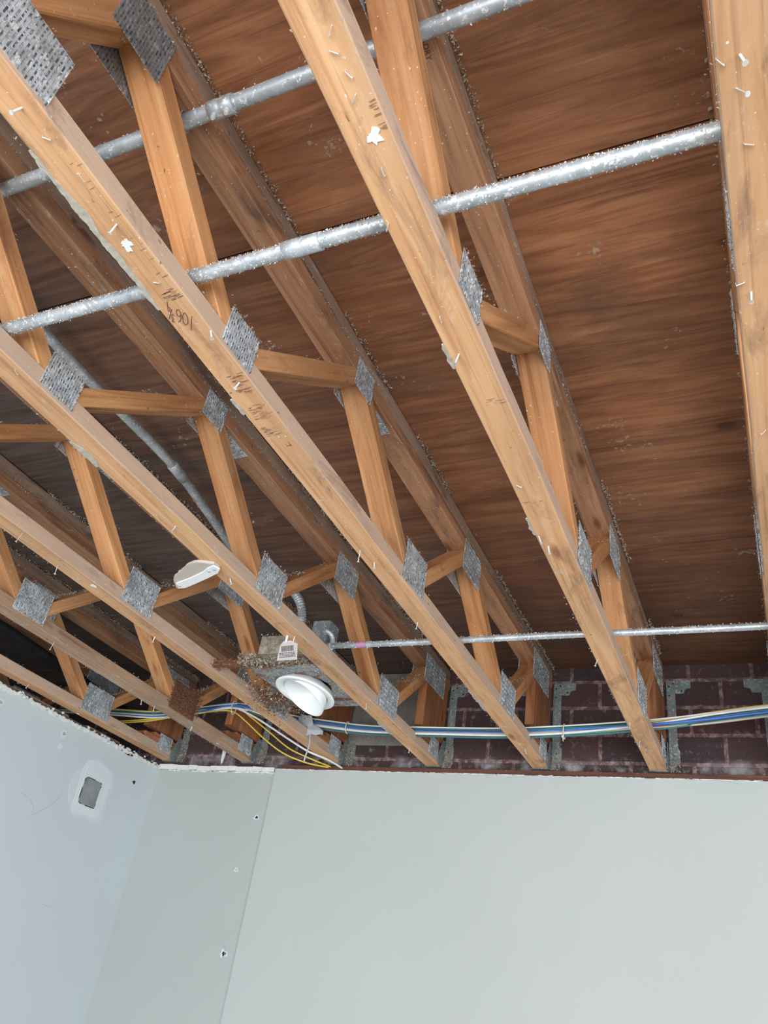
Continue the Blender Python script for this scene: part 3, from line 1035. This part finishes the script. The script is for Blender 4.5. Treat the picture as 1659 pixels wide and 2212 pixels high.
# strokes in a hand-lettered frame: u along the reading direction, v up the letters
ST = [[(0, 0), (0.15, 1.0), (0.12, 1.1)],
      [(1.0, .95), (.6, .7), (.6, .25), (.95, 0), (1.25, .3), (1.25, .75), (1.0, .95)],
      [(1.95, 1.0), (1.6, .75), (1.5, .3), (1.75, 0), (2.1, .15), (2.05, .5), (1.75, .5), (1.55, .35)],
      [(2.5, 1.15), (2.8, 1.2), (2.65, .95), (2.85, .8), (2.7, .6), (2.5, .7)],
      [(2.75, .25), (3.25, 1.15)],
      [(3.1, .55), (3.0, .25), (3.3, .2)], [(3.3, .6), (3.32, -.15)]]
stroke_writing(trusses[5][0], ST, (-0.022, -3.292, -0.0003), (-0.0100, -0.0145, 0), (-0.022, 0.034, 0), 0.0008, M_pencil)
# mill stamp on the side of the sixth truss' top chord
writing(trusses[6][0], 'S-DRY', 0.018, (-0.030, -3.47, H0 - .0005), math.radians(95), M_pencil, 'mill_stamp')

# ------------------------------------------------------------------ wall hangers
HL = {7: 'rightmost galvanised joist hanger, partly cut by the right edge of the photo',
      6: 'galvanised joist hanger of the truss with the larger paper scrap, flange on brick',
      5: 'galvanised joist hanger behind the cable tie, holding the truss with the pencil writing',
      4: 'galvanised joist hanger holding the truss just right of the white recessed light',
      3: 'crusted joist hanger holding the truss just left of the white recessed light',
      2: 'crusted joist hanger crossed by the two yellow wires',
      1: 'crusted joist hanger closest to the corner of the left wall'}
def hanger_parts():
    parts = []
    for s in (1, -1):
        bm = bmesh.new()
        xs = (lambda v: v) if s > 0 else (lambda v: -WD - v)
        def B(x0, x1, y0, y1, z0, z1):
            a, b = xs(x0), xs(x1)
            add_box(bm, min(a, b), max(a, b), y0, y1, z0, z1)
        # strap on the wall with the dog-eared top flange
        def PR(pts):
            add_prism(bm, [(xs(x), -0.004, z) for x, z in pts], (0, 0.0025, 0))
        if s < 0:
            PR([(0.010, 0.13), (0.052, 0.13), (0.052, 0.415), (0.095, 0.415), (0.102, 0.437), (0.130, 0.445), (0.130, 0.487), (0.018, 0.487), (0.010, 0.478)])
            parts.append(('hanger_flange', bm))
            continue
        PR([(0.012, 0.0), (0.030, 0.02), (0.060, 0.06), (0.060, 0.11), (0.052, 0.13), (0.052, 0.415), (0.095, 0.415), (0.102, 0.437), (0.130, 0.445), (0.130, 0.487), (0.018, 0.487), (0.010, 0.478), (0.010, 0.12)])
        # side wing along the chord
        add_prism(bm, [(xs(0.004), -0.085, -0.002), (xs(0.004), -0.004, -0.002), (xs(0.004), -0.004, 0.15), (xs(0.004), -0.045, 0.145), (xs(0.004), -0.085, 0.06)], (0.0025 * s, 0, 0))
        B(0.010, 0.013, -0.012, -0.004, 0.0, 0.47)
        parts.append(('hanger_flange', bm))
    bm = bmesh.new()
    add_box(bm, -WD - .002, .006, -0.045, -0.004, -0.0035, -0.0010)
    parts.append(('seat', bm))
    bm = bmesh.new()
    for x, z in ((.022, .455), (.022, .405), (.085, .43), (.045, .47), (.030, .09)):
        add_tube(bm, [(x, -.0065, z), (x, -.004, z)], .0045, 10)
    parts.append(('nail_hole', bm))
    return parts
hparts = None
for k in (6, 7, 5, 4, 3, 2, 1):
    e = empty('joist_hanger', (TX(k), 0, 0), HL[k], 'joist hanger', 'joist hangers on the brick wall')
    if hparts is None:
        hparts = [obj(n, b, M_hole if n == 'nail_hole' else M_hang, e) for n, b in hanger_parts()]
    else:
        for p in hparts:
            c = p.copy(); COL.objects.link(c); c.parent = e
    random.seed(k * 31)
    bm = bmesh.new()
    for i in range(520 if k < 5 else 260):
        z = abs(random.gauss(0, 0.10 if k < 4 else .06))
        if z > .45: continue
        add_chip(bm, (random.uniform(.006, .06), -.006 - abs(random.gauss(0, .006)), z), random.uniform(.002, .006))
    o = obj('debris', bm, M_fluff, e); o['kind'] = 'stuff'

# ------------------------------------------------------------------ conduits
def speckle_path(bm, pts, r, n, s0, s1, top=0.5, seed=1):
    random.seed(seed)
    pts = [Vector(p) for p in pts]
    seg = [(b - a).length for a, b in zip(pts, pts[1:])]
    tot = sum(seg)
    for i in range(n):
        d = random.random() * tot
        for a, b, l in zip(pts, pts[1:], seg):
            if d <= l:
                p = a.lerp(b, d / l); t = (b - a).normalized(); break
            d -= l
        s = t.cross(Vector((0, 0, 1))).normalized(); u = s.cross(t)
        ang = random.uniform(0, 6.283) if random.random() > top else random.gauss(math.pi / 2, .8)
        rr = r + random.uniform(0, .002)
        add_chip(bm, p + (s * math.cos(ang) + u * math.sin(ang)) * rr, random.uniform(s0, s1))

def conduit(name, pts, r, label, coup=(), n=1500, seed=3, crumbs=M_fluff_w, s=(.0015, .004)):
    o0 = Vector(pts[0])
    e = empty(name, o0, label, 'conduit')
    loc = [Vector(p) - o0 for p in pts]
    bm = bmesh.new(); add_tube(bm, loc, r, 16)
    obj('tube', bm, M_emt, e, smooth=True)
    for (x, hl, scr) in coup:
        # find the point at parameter x (fraction)
        i = min(int(x * (len(loc) - 1)), len(loc) - 2)
        f = x * (len(loc) - 1) - i
        p = loc[i].lerp(loc[i + 1], f); t = (loc[i + 1] - loc[i]).normalized()
        bm = bmesh.new(); add_tube(bm, [p - t * hl, p - t * hl * .98, p - t * .004, p, p + t * .004, p + t * hl * .98, p + t * hl], [r * 1.05, r * 1.22, r * 1.22, r * 1.12, r * 1.22, r * 1.22, r * 1.05], 16)
        cp = obj('coupling', bm, M_emt, e, smooth=True)
        if scr:
            for q in (-hl * .55, hl * .55):
                bm = bmesh.new()
                b0 = p + t * q
                dn = Vector((0, 0, -1)) - t * t.dot(Vector((0, 0, -1)))
                add_tube(bm, [b0 + dn * r, b0 + dn * (r + .013)], .0065, 10)
                add_tube(bm, [b0 + dn * (r + .011), b0 + dn * (r + .018)], .0042, 8)
                obj('set_screw', bm, M_screw, cp)
    bm = bmesh.new(); speckle_path(bm, loc, r, n, s[0], s[1], .55, seed)
    o = obj('debris', bm, crumbs, e); o['kind'] = 'stuff'
    return e
def line(x0, x1, y, z, n=12, wob=0.0015):
    return [(x0 + (x1 - x0) * i / n, y + math.sin(i * 1.7) * wob, z + math.cos(i * 2.1) * wob) for i in range(n + 1)]
conduit('electrical_conduit', line(-3.0, 2.6, -3.338, 0.0765), 0.0165,
        'dust-covered galvanised conduit lying across the trusses, the one spanning the whole width at mid photo', coup=((0.478, .045, False),), n=16000, seed=5, s=(.0008, .0030))
conduit('electrical_conduit', line(-3.0, 2.6, -3.512, 0.435), 0.0185,
        'galvanised conduit crossing the top of the photo, with a screwed coupling', coup=((0.442, .034, True),), n=1700, seed=6)
conduit('electrical_conduit', line(-1.20, 2.6, -1.447, 0.070, wob=.001), 0.0125,
        'thin galvanised conduit running right from the junction box near the brick wall', coup=(), n=2600, seed=7)
conduit('electrical_conduit', smooth_path([(-1.56, -3.6, .50), (-1.585, -3.1, .50), (-1.60, -2.75, .50), (-1.60, -2.3, .50), (-1.655, -1.95, .50), (-1.72, -1.62, .50)], 4), 0.0185,
        'galvanised conduit running diagonally away under the plywood at upper left', coup=((0.64, .05, False),), n=1100, seed=8, crumbs=M_fluff)
# conduit strap clip on the upper conduit
bm = bmesh.new()
pts = [(0, .03 * math.cos(a) * .8, .03 * math.sin(a) * .8) for a in [i * math.pi / 10 for i in range(-12, 9)]]
add_tube(bm, pts, .0014, 6)
tag(obj('tie_wire', bm, M_emt, None, Matrix.Translation((-0.632, -3.512, .435)) @ Matrix.Rotation(.25, 4, 'Z')), 'thin wire tie looped round the upper conduit left of its coupling', 'wire')
# purple tape on the rear conduit
bm = bmesh.new()
add_tube(bm, [(-1.075, -1.447, .070), (-1.035, -1.447, .070)], .0135, 16, caps=False)
tag(obj('marking_tape', bm, M_purple, smooth=True), 'faded purple tape band round the thin rear conduit', 'tape')
# dark pipe beyond the left wall
bm = bmesh.new()
add_tube(bm, [(-3.40, -4.5, .34), (-3.44, -1.3, .34), (-3.50, -0.7, .34), (-3.60, -.05, .34)], .028, 16)
tag(obj('drain_pipe', bm, M_black, smooth=True), 'black pipe in the dark space beyond the left wall', 'pipe')

# ------------------------------------------------------------------ data cables along the brick wall
def cab(name_col, pts, mat, r, label, grp='low-voltage cables bundled along the brick wall'):
    bm = bmesh.new()
    add_tube(bm, smooth_path(pts, 6), r, 8)
    return tag(obj('cable', bm, mat, smooth=True), label, 'cable', grp)
BASE = [(-3.8, .20), (-3.314, .177), (-2.954, .160), (-2.647, .187), (-2.396, .217), (-2.145, .162), (-1.952, .125), (-1.709, .093), (-1.478, .070), (-1.104, .061), (-0.733, .057), (-0.448, .068), (-0.191, .084), (0.039, .104), (0.241, .129), (0.472, .160), (0.75, .19), (1.6, .2)]
specs = [  # material, radius, z offset per region (left, middle, right), y offset, label
    (C_yellow, .0045, (.030, .008, .034), .012, 'yellow cable at the top of the bundle at right'),
    (C_white, .0042, (.004, .024, .026), -.002, 'white cable on top of the bundle at middle and right'),
    (C_teal, .0068, (.014, .015, .009), .004, 'dark teal cable behind the blue one in the bundle'),
    (C_navy, .0058, (-.002, .004, .014), .012, 'navy cable deepest in the bundle'),
    (C_blue, .0066, (-.010, .003, -.009), -.006, 'bright blue cable in the middle of the bundle'),
    (C_green, .0060, (.020, .012, .002), .008, 'green cable arching at left and showing below the white one at right'),
    (C_green, .0055, (.008, -.018, -.004), .008, 'green cable at the underside of the bundle at middle'),
    (C_white, .0058, (-.016, -.016, .015), -.010, 'thick white cable in front of the bundle'),
    (C_beige, .0056, (-.006, -.008, -.024), -.006, 'dusty beige cable along the lower side of the bundle'),
    (C_teal, .0058, (.012, -.026, -.018), -.002, 'dark teal cable hanging lowest under the bundle'),
    (C_red, .0042, (.000, -.004, -.006), .010, 'red cable seen only at the left end of the bundle'),
    (C_white, .0045, (.024, -.014, .021), .006, 'thin white cable threaded deep in the bundle'),
]
for i, (m, r_, (a, b, c), dy, lab) in enumerate(specs):
    pts = []
    for j, (x, z) in enumerate(BASE):
        wl_ = max(0, min(1, (-2.2 - x) / .4)); wr = max(0, min(1, (x + .35) / .6))
        off = a * wl_ + c * wr + b * (1 - wl_ - wr)
        if m is C_red and x > -1.6: off = -.006; 
        n_ = math.sin(x * 3.1 + i * 1.9) * .0018
        pts.append((x, -.415 + dy + math.sin(x * 2.3 + i) * .005, z + off * .95 + n_))
    cab('c', pts, m, r_, lab)
# strays that leave the bundle
cab('y', [(-3.3, -.42, .120), (-3.0, -.42, .135), (-2.75, -.42, .165), (-2.5, -.41, .195), (-2.39, -.38, .21), (-2.33, -.33, .18), (-2.20, -.28, .100), (-2.07, -.25, .020), (-1.95, -.20, -.02), (-1.87, -.08, -.030)], C_yellow, .0045,
    'upper of the two yellow wires sagging down to the ledger below the recessed light', 'yellow wires sagging to the ledger')
cab('y', [(-3.3, -.43, .105), (-3.0, -.43, .12), (-2.75, -.43, .155), (-2.5, -.42, .185), (-2.42, -.38, .19), (-2.36, -.33, .155), (-2.24, -.29, .070), (-2.10, -.26, -.01), (-1.97, -.20, -.045), (-1.88, -.09, -.036)], C_yellow, .0045,
    'lower of the two yellow wires sagging down to the ledger below the recessed light', 'yellow wires sagging to the ledger')
cab('w', [(-2.6, -.42, .18), (-2.42, -.42, .205), (-2.28, -.40, .165), (-2.14, -.36, .10), (-2.02, -.32, .04), (-1.92, -.27, -.005), (-1.84, -.18, -.020), (-1.80, -.07, -.032)], C_white, .006,
    'white cable sagging beside the two yellow wires')
# cable ties
def tie(x, z, h, lab, y=-.417, tail=True):
    bm = bmesh.new()
    pts = [(x, y + math.cos(a) * .024, z + math.sin(a) * h) for a in [i * math.pi / 10 for i in range(21)]]
    add_tube(bm, pts, .003, 6)
    if tail:
        add_box(bm, x - .005, x + .005, y - .034, y - .022, z - h - .004, z - h + .006)
        add_tube(bm, [(x, y - .028, z - h), (x + .002, y - .03, z - h - .022)], .0025, 6)
    tag(obj('cable_tie', bm, M_tie, smooth=False), lab, 'cable tie', 'cable ties round the cable bundle')
tie(-0.435, .064, .036, 'pale cable tie round the bundle between the two right hangers')
tie(-2.40, .205, .040, 'cable tie where the bundle arches highest', tail=False)
tie(-1.62, .083, .032, 'cable tie just right of the grey tape', tail=False)
tie(-2.80, .165, .034, 'cable tie on the colourful bundle left of the rusty plate', tail=False)

# grey duct tape flag with its dangling string
e = empty('duct_tape', (-1.82, -.47, .07), 'torn grey duct tape stuck on the cables below the recessed light', 'tape')
def R3(u, v, d=0):   # small frame facing the room: u right, v up
    return Vector((u * .93, u * .30 * 0 + d, v))
pts2 = [(-.085, .050), (-.060, .062), (-.03, .056), (0.0, .058), (.01, .03), (.022, .005), (.06, -.005), (.095, -.028), (.098, -.05), (.07, -.045), (.045, -.05), (.02, -.045), (-.005, -.055), (-.03, -.058), (-.048, -.05), (-.06, -.02), (-.08, .015)]
bm = bmesh.new()
add_prism(bm, [R3(u, v, -.012 + .008 * math.sin(u * 30)) for u, v in pts2], (0, .002, 0))
obj('tape_flag', bm, M_tape, e)
bm = bmesh.new()
add_tube(bm, smooth_path([R3(.012, -.048, -.01), R3(.02, -.09, -.01), R3(.012, -.125, .0), R3(-.004, -.165, .01), R3(-.012, -.19, .02)], 4), .0045, 6)
obj('string', bm, M_tape, e)

# ------------------------------------------------------------------ recessed light
RC = Vector((-1.465, -1.161, -0.020))
view = (CAM - RC).normalized()
n1 = Vector((-0.119, -0.149, -0.982)).normalized(); m1 = Vector((0.795, 0.578, -0.184)).normalized()
n2 = Vector((-0.334, -0.357, -0.872)).normalized(); m2 = Vector((0.633, 0.600, -0.488)).normalized()
L = empty('recessed_light', RC, 'white round recessed ceiling light with tilted eyeball hanging between two trusses', 'ceiling light')
def fr(n, mj):
    n = n.normalized(); mj = (mj - n * mj.dot(n)).normalized(); s = n.cross(mj)
    return mj, s, n
a1, b1, c1 = fr(n1, m1)
a2, b2, c2 = fr(n2, m2)
R1 = 0.145
def circ(o, a, b, r, n=64):
    return [o + (a * math.cos(t * 2 * math.pi / n) + b * math.sin(t * 2 * math.pi / n)) * r for t in range(n)]
def loft(bm, rings, close=False):
    vs = [[bm.verts.new(p) for p in rg] for rg in rings]
    for u, v in zip(vs, vs[1:] + ([vs[0]] if close else [])):
        n = len(u)
        for k in range(n):
            bm.faces.new((u[k], u[(k + 1) % n], v[(k + 1) % n], v[k]))
    return vs
O = Vector((0, 0, 0))
bm = bmesh.new()
loft(bm, [circ(O + c1 * d, a1, b1, r_) for r_, d in ((R1, 0), (R1, .004), (R1 - .004, .007), (R1 - .012, .006), (R1 - .034, .001), (R1 - .036, -.004), (R1 - .034, -.03), (R1 - .020, -.03), (R1 - .006, -.006))], close=True)
obj('trim_ring', bm, M_white, L, smooth=True)
LO = Vector((-1.4565, -1.178, -0.020)) - RC
# lip sits lower than the ring: slide it toward the viewer along the line of sight
lip = Vector((-.006, .004, -.026))
R2 = 0.1125
inner = R1 - .038
bm = bmesh.new()
# align start angles: project a2 frame on the ring frame
mid = [(a1.lerp(a2, .5)), (b1.lerp(b2, .5))]
rings = [circ(O - c1 * .03, a1, b1, inner * .98), circ(O, a1, b1, inner),
         [p.lerp(q, .5) + (p.lerp(q, .5) - lip * .5).normalized() * .004 for p, q in zip(circ(O, a1, b1, inner), circ(lip, a2, b2, R2))],
         circ(lip - c2 * .002, a2, b2, R2 * 1.0), circ(lip, a2, b2, R2 - .001), circ(lip, a2, b2, R2 - .004), circ(lip - c2 * .004, a2, b2, R2 - .006),
         circ(lip - c2 * .03, a2, b2, R2 * .90), circ(lip - c2 * .06, a2, b2, R2 * .78), circ(lip - c2 * .085, a2, b2, R2 * .62), circ(lip - c2 * .10, a2, b2, R2 * .50)]
vs = loft(bm, rings)
obj('eyeball', bm, M_white, L, smooth=True)
bm = bmesh.new()
rings = [circ(lip - c2 * d, a2, b2, R2 * k) for d, k in ((.094, .52), (.092, .42), (.096, .30), (.10, .12))]
vs = loft(bm, rings); bm.faces.new(vs[-1])
obj('lamp', bm, M_lamp, L, smooth=True)
def LB(x0, x1, y0, y1, z0, z1):
    return bx(x0 - RC.x, x1 - RC.x, y0 - RC.y, y1 - RC.y, z0 - RC.z, z1 - RC.z)
# stained mounting pan, with a torn outline
r = random.Random(21)
out = []
corner = [(-1.66, -1.44), (-1.315, -1.47), (-1.300, -0.90), (-1.64, -0.88)]
for i in range(4):
    p = Vector(corner[i] + (0,)); q = Vector(corner[(i + 1) % 4] + (0,))
    for j in range(10):
        s = p.lerp(q, j / 10) + Vector((r.uniform(-.007, .007), r.uniform(-.007, .007), 0))
        out.append((s.x - RC.x, s.y - RC.y, .018 - RC.z))
bm = bmesh.new()
nn = len(out)
cen = Vector((0, 0, out[0][2]))
inn = []
for p in out:
    d = Vector((p[0], p[1], 0)); d.normalize()
    inn.append(cen + d * .118)
rows = []
for zz in (0, .004):
    rows.append(([bm.verts.new((p[0], p[1], p[2] + zz)) for p in out], [bm.verts.new(p + Vector((0, 0, zz))) for p in inn]))
for (o1, i1) in rows:
    for i in range(nn):
        bm.faces.new((o1[i], o1[(i + 1) % nn], i1[(i + 1) % nn], i1[i]))
for q in (0, 1):
    for i in range(nn):
        bm.faces.new((rows[0][q][i], rows[0][q][(i + 1) % nn], rows[1][q][(i + 1) % nn], rows[1][q][i]))
obj('mounting_pan', bm, M_pan, L)
bm = bmesh.new(); vv = loft(bm, [circ(Vector((0, 0, z_)), Vector((1, 0, 0)), Vector((0, 1, 0)), r_, 32) for r_, z_ in ((.122, .042), (.122, .20), (.10, .23), (.05, .24))]); bm.faces.new(vv[-1])
obj('housing', bm, M_pan, L, smooth=False)
for y in (-1.40, -0.98):
    bm = bmesh.new()
    add_box(bm, -1.83 - RC.x, -1.295 - RC.x, y - .012 - RC.y, y + .012 - RC.y, .016 - RC.z, .040 - RC.z)
    obj('mounting_bar', bm, M_rust, L)
bm = LB(-1.53, -1.31, -1.50, -1.36, .022, .105)
jb = obj('wiring_box', bm, PLAIN('crusted_box', (0.25, 0.215, 0.165), .95, .5, 40, bump=.6, speck=(.42, .38, .3)), L)
random.seed(77)
bm = bmesh.new()
for i in range(2600):
    q = random.random()
    if q < .45:
        p = (random.uniform(-1.66, -1.31), random.gauss(-1.44, .02), random.uniform(.0, .05))
    elif q < .75:
        p = (random.uniform(-1.85, -1.58), random.gauss(-1.02, .10), random.gauss(.03, .03))
    else:
        p = (random.uniform(-1.54, -1.30), random.uniform(-1.50, -1.36), .105 + abs(random.gauss(0, .006)))
    add_chip(bm, Vector(p) - RC, random.uniform(.002, .009))
o = obj('debris', bm, M_fluff, L); o['kind'] = 'stuff'
bm = bmesh.new()
for i in range(1800):
    q = random.random()
    if q < .4: p = (random.uniform(-1.83, -1.50), random.gauss(-1.40, .014), random.gauss(.026, .010))
    else: p = (random.uniform(-1.83, -1.60), random.gauss(-0.98, .07), random.gauss(.02, .03))
    add_chip(bm, Vector(p) - RC, random.uniform(.002, .008))
o = obj('rust_crumbs', bm, M_fluff_r, L); o['kind'] = 'stuff'

# junction box with the flexible whip where the thin conduit starts
J = empty('junction_box', (-1.235, -1.42, .07), 'grey steel junction box above the truss where the thin conduit starts', 'junction box')
obj('box', bx(-.085, .000, -.02, .07, .0, .13, bev=.003), M_hang, J)
obj('cover', bx(-.080, -.004, -.024, -.020, .006, .124), M_hang, J)
bm = bmesh.new()
add_tube(bm, [(.000, -.015, 0), (.035, -.027, 0)], .017, 14)
obj('connector', bm, M_emt, J)
# flexible metal conduit
def flex(pts, r, label):
    P = smooth_path(pts, 14)
    bm = bmesh.new()
    rr = [r * (1.12 if i % 2 else .9) for i in range(len(P))]
    add_tube(bm, P, rr, 12)
    return tag(obj('flexible_conduit', bm, M_emt, smooth=False), label, 'flexible conduit')
flex([(-1.722, -1.62, .50), (-1.69, -1.43, .49), (-1.626, -1.324, .465), (-1.535, -1.345, .42), (-1.478, -1.339, .35), (-1.462, -1.32, .27), (-1.44, -1.35, .17), (-1.43, -1.40, .107)], .020,
     'curved flexible metal conduit dropping from the plywood to the light fixture box')
flex([(-1.250, -1.452, .135), (-1.232, -1.452, .136), (-1.212, -1.452, .122), (-1.200, -1.452, .10), (-1.197, -1.450, .078)], .010,
     'short ribbed flexible conduit curling above the thin conduit start')

# barcode tag hanging on the truss
T_ = empty('barcode_tag', (-1.262, -1.70, -.004), 'small white barcode tag hanging above the recessed light', 'tag')
mt = Matrix.Rotation(math.radians(18), 4, 'Z') @ Matrix.Rotation(math.radians(-12), 4, 'Y')
bm = bmesh.new()
add_prism(bm, [(-.042, 0, -.100), (.040, 0, -.104), (.042, 0, -.035), (.014, 0, -.018), (-.016, 0, -.018), (-.030, 0, -.040)], (0, .0012, 0))
obj('tag_card', bm, M_label, T_, mt)
bm = bmesh.new()
x = -.024
r = random.Random(4)
while x < .026:
    w_ = r.uniform(.0008, .0028)
    add_box(bm, x, x + w_, -.0006, -.0001, -.064, -.040)
    x += w_ + r.uniform(.0008, .002)
for zz in (-.070, -.076, -.082, -.088):
    x = -.032
    while x < .03:
        w_ = r.uniform(.003, .009)
        add_box(bm, x, min(x + w_, .032), -.0006, -.0001, zz - .0018, zz + .0014)
        x += w_ + .002
obj('print', bm, M_ink, T_, mt)
bm = bmesh.new(); add_tube(bm, [(0, 0, .004), (0, -.001, -.024)], .0045, 8)
obj('hook', bm, M_white, T_)

# ------------------------------------------------------------------ drywall scrap
S = empty('drywall_scrap', (-1.33, -2.24, -.012), 'torn beige drywall scrap with white strip hanging under a truss at left centre', 'drywall scrap')
def SL(x, y, z=0):
    return (x + 1.33, y + 2.24, z)
bm = bmesh.new()
edge = [(-1.482, -2.165), (-1.462, -2.205), (-1.448, -2.226), (-1.437, -2.236), (-1.420, -2.244), (-1.405, -2.258), (-1.391, -2.263), (-1.378, -2.272), (-1.360, -2.282), (-1.342, -2.296), (-1.322, -2.305), (-1.300, -2.312), (-1.282, -2.314), (-1.262, -2.308), (-1.245, -2.300), (-1.226, -2.291), (-1.222, -2.262), (-1.240, -2.243), (-1.482, -2.150)]
add_prism(bm, [SL(x, y, 0.0) for x, y in edge], (0, 0, .011))
obj('board', bm, M_beige, S)
bm = bmesh.new()
st = [(-1.470, -2.160), (-1.458, -2.195), (-1.38, -2.220), (-1.30, -2.252), (-1.262, -2.275), (-1.228, -2.288), (-1.218, -2.262), (-1.240, -2.240), (-1.30, -2.214), (-1.38, -2.182), (-1.44, -2.160)]
add_prism(bm, [SL(x, y, -.005) for x, y in st], (0, 0, .0052))
obj('bead_strip', bm, M_white, S)
for (x, y) in ((-1.268, -2.258), (-1.240, -2.266), (-1.455, -2.178)):
    bm = bmesh.new(); px, py, pz = SL(x, y, -.005)
    add_tube(bm, [(px, py, pz + .002), (px, py, pz - .001), (px, py, pz - .003)], [.0065, .0065, .004], 12)
    obj('screw_head', bm, M_tape, S)

# ------------------------------------------------------------------ marks, patch and holes on the walls
def blob(cy, cz, ry, rz, seed, n=48, amp=.12, sq=2.0, rot=0.0):
    r = random.Random(seed)
    ph = [r.uniform(0, 6.28) for _ in range(4)]
    pts = []
    for i in range(n):
        a = i / n * 6.283
        k = 1 + amp * (math.sin(3 * a + ph[0]) * .6 + math.sin(5 * a + ph[1]) * .5 + math.sin(9 * a + ph[2]) * .25)
        c, s = math.cos(a), math.sin(a)
        c = abs(c) ** (2 / sq) * (1 if c > 0 else -1); s = abs(s) ** (2 / sq) * (1 if s > 0 else -1)
        y = c * ry * k; z = s * rz * k
        pts.append((cy + y * math.cos(rot) - z * math.sin(rot), cz + y * math.sin(rot) + z * math.cos(rot)))
    return pts
PX = -3.170
P = empty('wall_patch', (PX, -.53, -.35), 'white skim-coated patch with a grey rectangle on the left wall', 'wall patch')
def wallpoly(name, pts, depth, mat, parent, base=(PX, -.53, -.35), x0=0.0):
    bm = bmesh.new()
    add_prism(bm, [(x0, y - base[1], z - base[2]) for y, z in pts], (depth, 0, 0))
    return obj(name, bm, mat, parent)
wallpoly('skim_coat', blob(-.525, -.340, .165, .165, 5, amp=.10, sq=3.0, rot=-.1), .0008, M_mud2, P)
wallpoly('skim_coat', blob(-.525, -.330, .125, .150, 8, amp=.05, sq=5.0), .0016, M_mud, P)
wallpoly('patch_board', [(-.622, -.225), (-.452, -.225), (-.452, -.440), (-.622, -.440)], .003, M_mud, P)
wallpoly('grey_infill', blob(-.540, -.352, .070, .074, 6, amp=.025, sq=9.0), .0045, M_greypatch, P)
bm = bmesh.new()
q = blob(-.540, -.352, .070, .074, 6, amp=.03, sq=9.0)
for i in range(0, len(q)):
    if random.Random(i * 3).random() < .45:
        a = q[i]; b = q[(i + 1) % len(q)]
        add_tube(bm, [(.005, a[0] + .53, a[1] + .35), (.005, b[0] + .53, b[1] + .35)], .0022, 5)
obj('cut_line', bm, M_hole, P)

def mark_left(y, z, s, mat, lab, name='wall_hole', cat='hole', seed=1, rim=True):
    e = empty(name, (PX, y, z), lab, cat)
    if rim:
        wallpoly('rim', blob(y, z, s * 1.8, s * 1.8, seed), .0008, M_mud, e, base=(PX, y, z))
    wallpoly('hole', blob(y, z, s, s * .8, seed + 1, amp=.3), .0014, mat, e, base=(PX, y, z))
mark_left(-1.359, -.123, .010, M_tape, 'small torn screw hole at the left edge of the photo near the wall top', seed=2)
mark_left(-.879, -.121, .012, M_tape, 'small square screw dent on the left wall above the patch', seed=3)
mark_left(-.873, -.191, .009, M_mud, 'round white screw cover on the left wall above the patch', 'screw_cover', 'screw cover', seed=4)
mark_left(-.206, -.192, .012, M_hole, 'dark ragged hole on the left wall between patch and corner', seed=5, rim=False)
# scratches on the left wall
def scratch(pts, r_, lab, mat=M_tape):
    bm = bmesh.new(); add_tube(bm, pts, r_, 5)
    tag(obj('wall_scratch', bm, mat), lab, 'scratch')
scratch([(PX, -.76, -.385), (PX, -.75, -.44), (PX, -.80, -.50), (PX, -.87, -.555), (PX, -.90, -.575), (PX, -.905, -.53), (PX, -.95, -.50), (PX, -1.02, -.49)], .0010, 'bent pencil-like scratch on the left wall below the patch')
scratch([(PX, -.62, -.96), (PX, -.53, -.965)], .0008, 'short faint horizontal scratch low on the left wall')
scratch([(PX, -.43, -.91), (PX, -.42, -.94)], .0010, 'short upright scratch low on the left wall')
def mark_back(x, y, z, s, lab, mat=M_hole, seed=1):
    e = empty('wall_hole', (x, y, z), lab, 'hole')
    bm = bmesh.new(); add_prism(bm, [(a, 0, b) for a, b in blob(0, 0, s * 1.9, s * 1.6, seed, amp=.3)], (0, -.0006, 0)); obj('rim', bm, M_mud2, e)
    bm = bmesh.new(); add_prism(bm, [(a + s * .2, 0, b) for a, b in blob(0, 0, s, s * .8, seed + 1, amp=.3)], (0, -.0014, 0)); obj('hole', bm, mat, e)
    return e
mark_back(-2.345, -.014, -.318, .009, 'dark anchor hole high on the grey wall strip', seed=11)
mark_back(-2.403, -.014, -.612, .007, 'rust-tinted screw hole halfway down the grey wall strip', mat=M_beige, seed=12)
e = mark_back(-2.362, -.014, -1.037, .012, 'largest dark hole low on the grey wall strip with a curved crack', seed=13)
bm = bmesh.new()
add_tube(bm, smooth_path([(-.022, -.001, .042), (-.004, -.001, .032), (.004, -.001, .012), (.008, -.001, -.004), (-.004, -.001, -.022), (-.016, -.001, -.034)], 4), .0018, 5)
obj('crack', bm, M_tape, e)
scratch([(.05, -.0305, -.036), (.16, -.031, -.037), (.26, -.031, -.040), (.31, -.031, -.052)], .0012, 'curled paper edge at the top of the back wall right of centre')
# plaster drips on the brick between the two left trusses
bm = bmesh.new()
add_prism(bm, [(-2.72, -.006, .13), (-2.69, -.006, .125), (-2.685, -.006, .06), (-2.693, -.006, .01), (-2.70, -.006, -.005), (-2.708, -.006, .02), (-2.712, -.006, .07)], (0, .004, 0))
tag(obj('plaster_drip', bm, M_gyp), 'white plaster drip on the brick in the bay nearest the corner', 'plaster drip')
